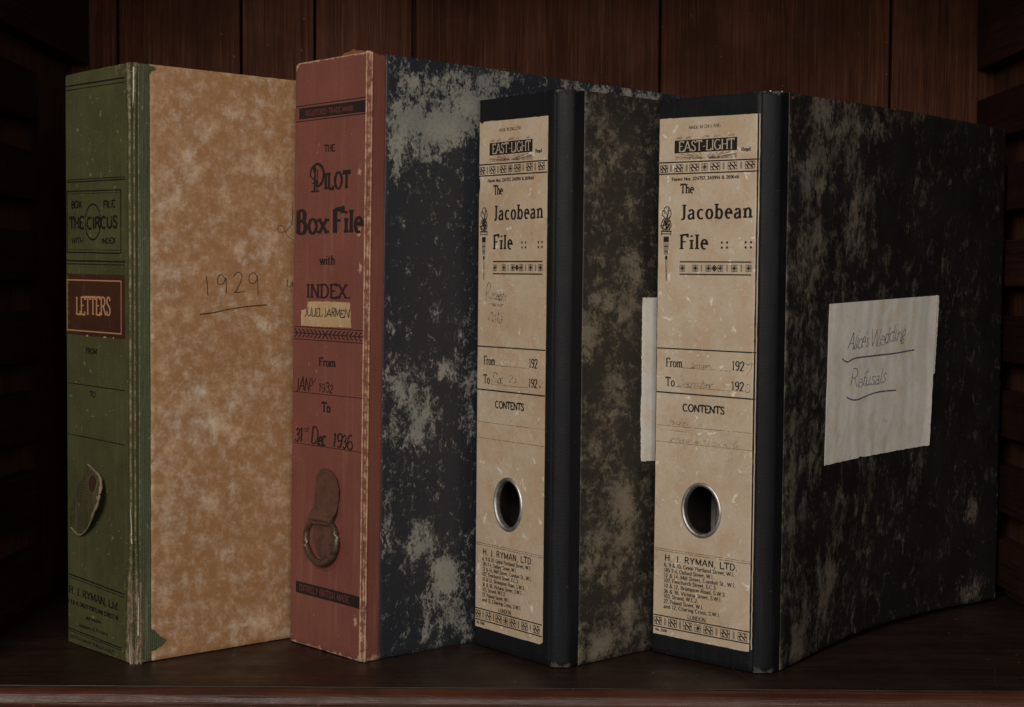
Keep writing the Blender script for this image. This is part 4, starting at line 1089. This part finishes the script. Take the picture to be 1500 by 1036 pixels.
ribbon(b, fn3, CR([(i3(9), 221), (i3(10), 229), (i3(12.5), 232), (i3(14), 228), (i3(11), 225.5), (i3(13), 222.5), (i3(15), 221.5)], 4), .45, .4, .2)
scrawl(b, fn3, 'eceipts', i3(14), i3(29), 222, 6.5, .4, .35, .2, z1=220.5); rule(b, fn3, i3(13), 218.6, i3(27), 218.2, .5, .2); rule(b, fn3, i3(16), 217.6, i3(25), 217.4, .4, .2)
scrawl(b, fn3, 'Insta', i3(11), i3(26), 207.8, 9, .4, .3, .2, z1=206.8)
scrawl(b, fn3, 'Dec', i3(16), i3(27), 169.2, 6, .5, .25, .2); scrawl(b, fn3, '25', i3(33), i3(40), 170.2, 4.5, .35, .25, .2); scrawl(b, fn3, '2', i3(57.5), i3(61), 168.6, 5.5, .7, .1, .2); scrawl(b, fn3, '2', i3(62), i3(66.2), 168.6, 5, .8, .1, .2)
link('handwriting', b, 'pen', lo3)
nt = rough_poly('side_note', B3.sd, [(69.0, 223.4), (112, 224), (112, 119), (69.5, 121.0), (69.0, 135), (68.4, 150), (69.2, 165), (68.6, 190)], 'note2', e3, .25, .75, 51, .25)

# right-hand file
B4 = File(.15074, .90828, .82875, 2.39832, .345, .08395, .00265, -.00866, .0085, .0014, .306)


def w4(a, z):
    if a < .020: return 0, 0
    t = (a - .020) / (B4.L - .020); s = sin(pi * min(1, t)); zz = z / B4.h
    off = s * (-.0125 * max(0, 1 - zz)**1.1 + .0045 * zz)
    return off, .0028 * s * max(0, 1 - zz * 3)


B4.warp = w4
e4 = empty('lever_arch_file', B4.mw, label='black lever arch file with white handwritten note on its dark side', category='lever arch file', group='black lever arch files')
b4b = [(43, 305, .5), (36, 293, .6, 8, 12), (104, 292, .5), (92, 283, .6, 8, 14), (45, 260, .6), (93, 262, .6), (30, 239, .5), (50, 339, .6, 12, 8), (99, 330, .5, 16, 8), (49, 123, .6), (87, 89, .4), (84, 46, .6, 8, 12), (76, 34, .5, 8, 14), (37, 10, .8, 6, 10), (45, 5, .8, 6, 8), (273, 65, .5, 10, 14), (276, 10, .8, 14, 12), (26, 116, .6, 6, 20), (28, 80, .4, 6, 30), (240, 120, .2), (290, 300, .2), (70, 322, .4), (200, 100, .2)]
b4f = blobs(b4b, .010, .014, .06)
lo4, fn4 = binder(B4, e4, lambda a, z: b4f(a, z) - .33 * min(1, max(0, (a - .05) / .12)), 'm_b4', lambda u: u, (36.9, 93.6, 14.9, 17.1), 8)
b = bmesh.new()
ribbon(b, fn4, CR([(67, 185), (69.4, 184), (71.8, 185.6), (71.4, 182), (68.6, 178)], 4), .4, .35, .2)
scrawl(b, fn4, '8', 67, 71, 167.6, 5, .35, .1, .2)
scrawl(b, fn4, 'January', 27, 43, 180.5, 3.8, .3, .3, .2); scrawl(b, fn4, 'December', 17.5, 43, 168.6, 4.6, .32, .35, .2)
link('handwriting', b, 'pen', lo4)
b = bmesh.new()
scrawl(b, fn4, 'Invoices', 11, 26, 144.6, 4, .35, .3, .2); rule(b, fn4, 11, 141.2, 25, 140.6, .35, .2)
scrawl(b, fn4, 'general and household', 12, 64, 134.2, 3.6, .3, .3, .2)
link('pencil_writing', b, 'pencil', lo4)
# pale chips of paper pulled from the top edge
for F_, ee, pts_ in ((B4, e4, ((-1.5, 344.9, .6), (7.2, 345.0, .8), (19.5, 342.6, 1.3))),):
    for k, (s, z, r) in enumerate(pts_):
        fnc = (lambda u, zz, o: F_.P(u / 1000, zz / 1000, o / 1000))
        rough_poly('edge_chip', fnc, [(s - r, z), (s + r, z + .3), (s + r * .7, z - r), (s - r * .5, z - r * .8)], 'torn' if k < 2 else 'orange', ee, .15, .5, 60 + k, .15, step=.8)
# white note
nf = lambda u, z, o: B4.sd(u, z, o)
npts = [(65.8, 219.9), (110, 221.5), (160, 223.2), (205.0, 224.6), (205.8, 200), (205.2, 171), (206, 150), (205.9, 122.3), (170, 121.8), (128, 121.2), (112, 121.6), (98, 120.3), (80, 119.6), (67.6, 118.9), (66.6, 165)]
# grid sheet so that it can cockle
def noff(u, z):
    w = .30 * fb(u + z * .12 + 9 * fb(0, z, 1, .02), z * .07, 2, .13) + .16 * fb(u - z * .10 + 12 * fb(0, z, 3, .03), z * .12, 7, .28) * max(.2, 1 - (z - 119) / 70) + .15 * fb(u, z, 5, .03)
    return .85 + w + max(0, (u - 196) / 9)**2 * .5


def nsheet():
    bm = bmesh.new(); na, nz = 70, 44; rn = random.Random(9)
    top = lambda t: 219.9 + 4.7 * t; bot = lambda t: 119.2 + 2.2 * max(0, t)**.7
    def pt(i, j):
        t = i / (na - 1); v = j / (nz - 1)
        z0 = bot(t) + (.5 * fb(i, 0, 0, .45) + (.9 if i in (23, 24) else 0)); z1 = top(t)
        u = 65.8 + 1.5 * (1 - v) + 139.4 * t
        if i == na - 1: u += .5 * fb(j, 2, 1, .5)
        return u, z0 + (z1 - z0) * v
    A = [[bm.verts.new(nf(*pt(i, j), noff(*pt(i, j)))) for j in range(nz)] for i in range(na)]
    Bq = [[bm.verts.new(nf(*pt(i, j), noff(*pt(i, j)) - .18)) for j in range(nz)] for i in range(na)]
    for i in range(na - 1):
        for j in range(nz - 1):
            bm.faces.new((A[i][j], A[i + 1][j], A[i + 1][j + 1], A[i][j + 1])); bm.faces.new((Bq[i][j], Bq[i][j + 1], Bq[i + 1][j + 1], Bq[i + 1][j]))
    lp = [(i, 0) for i in range(na)] + [(na - 1, j) for j in range(1, nz)] + [(i, nz - 1) for i in range(na - 2, -1, -1)] + [(0, j) for j in range(nz - 2, 0, -1)]
    for k in range(len(lp)):
        (a, c), (d, e) = lp[k], lp[(k + 1) % len(lp)]; bm.faces.new((A[a][c], A[d][e], Bq[d][e], Bq[a][c]))
    return bm
note = link('paper_note', nsheet(), 'note', e4, 60)
rough_poly('torn_strip', nf, [(203.4, 224.4), (208.2, 224.6), (208.6, 200), (208.4, 171.2), (205, 170), (203.8, 185)], 'note2', e4, .2, 1.25, 71, .35)
b = bmesh.new(); g = lambda u, z, o: nf(u, z, o + noff(u, z) + .03)
scrawl(b, g, "Alice's", 89.5, 116, 191, 11, .48, .3, .12, z1=192.5); scrawl(b, g, 'Wedding', 118, 164, 192, 11.5, .48, .25, .12, z1=196)
ribbon(b, g, CR([(83.8, 185.6), (90, 183.2), (100, 185.2), (125, 186), (150, 186.6), (178.5, 188.2)], 5), .7, .9, .12)
scrawl(b, g, 'Refusals', 95, 142, 166.6, 10.5, .48, .28, .12, z1=168)
ribbon(b, g, CR([(92, 160.6), (100, 158.6), (108, 158.6), (120, 160.6), (135, 162), (156.5, 162)], 5), .7, .9, .12)
link('handwriting', b, 'pen2', note)

# papers filed inside, whose edges show through the finger hole
pm = bmesh.new(); rn = random.Random(4)
for k in range(8):
    t0 = .046 + k * .0040; s0 = .052 + rn.uniform(0, .003)
    q = [(s0, t0), (s0 + .20, t0), (s0 + .20, t0 + .0032), (s0, t0 + .0032)]
    lo_ = [pm.verts.new((a + B4.T.x * b_, b_ * B4.T.y, .008)) for a, b_ in q]; hi_ = [pm.verts.new((a + B4.T.x * b_, b_ * B4.T.y, .31 + rn.uniform(0, .004))) for a, b_ in q]
    pm.faces.new(lo_); pm.faces.new(hi_[::-1])
    for j in range(4): pm.faces.new((lo_[j], lo_[(j + 1) % 4], hi_[(j + 1) % 4], hi_[j]))
po = link('paper_stack', pm, 'sheets')
po.matrix_world = B4.mw
po['label'] = 'grey papers inside a file, glimpsed through its finger hole'; po['category'] = 'papers'
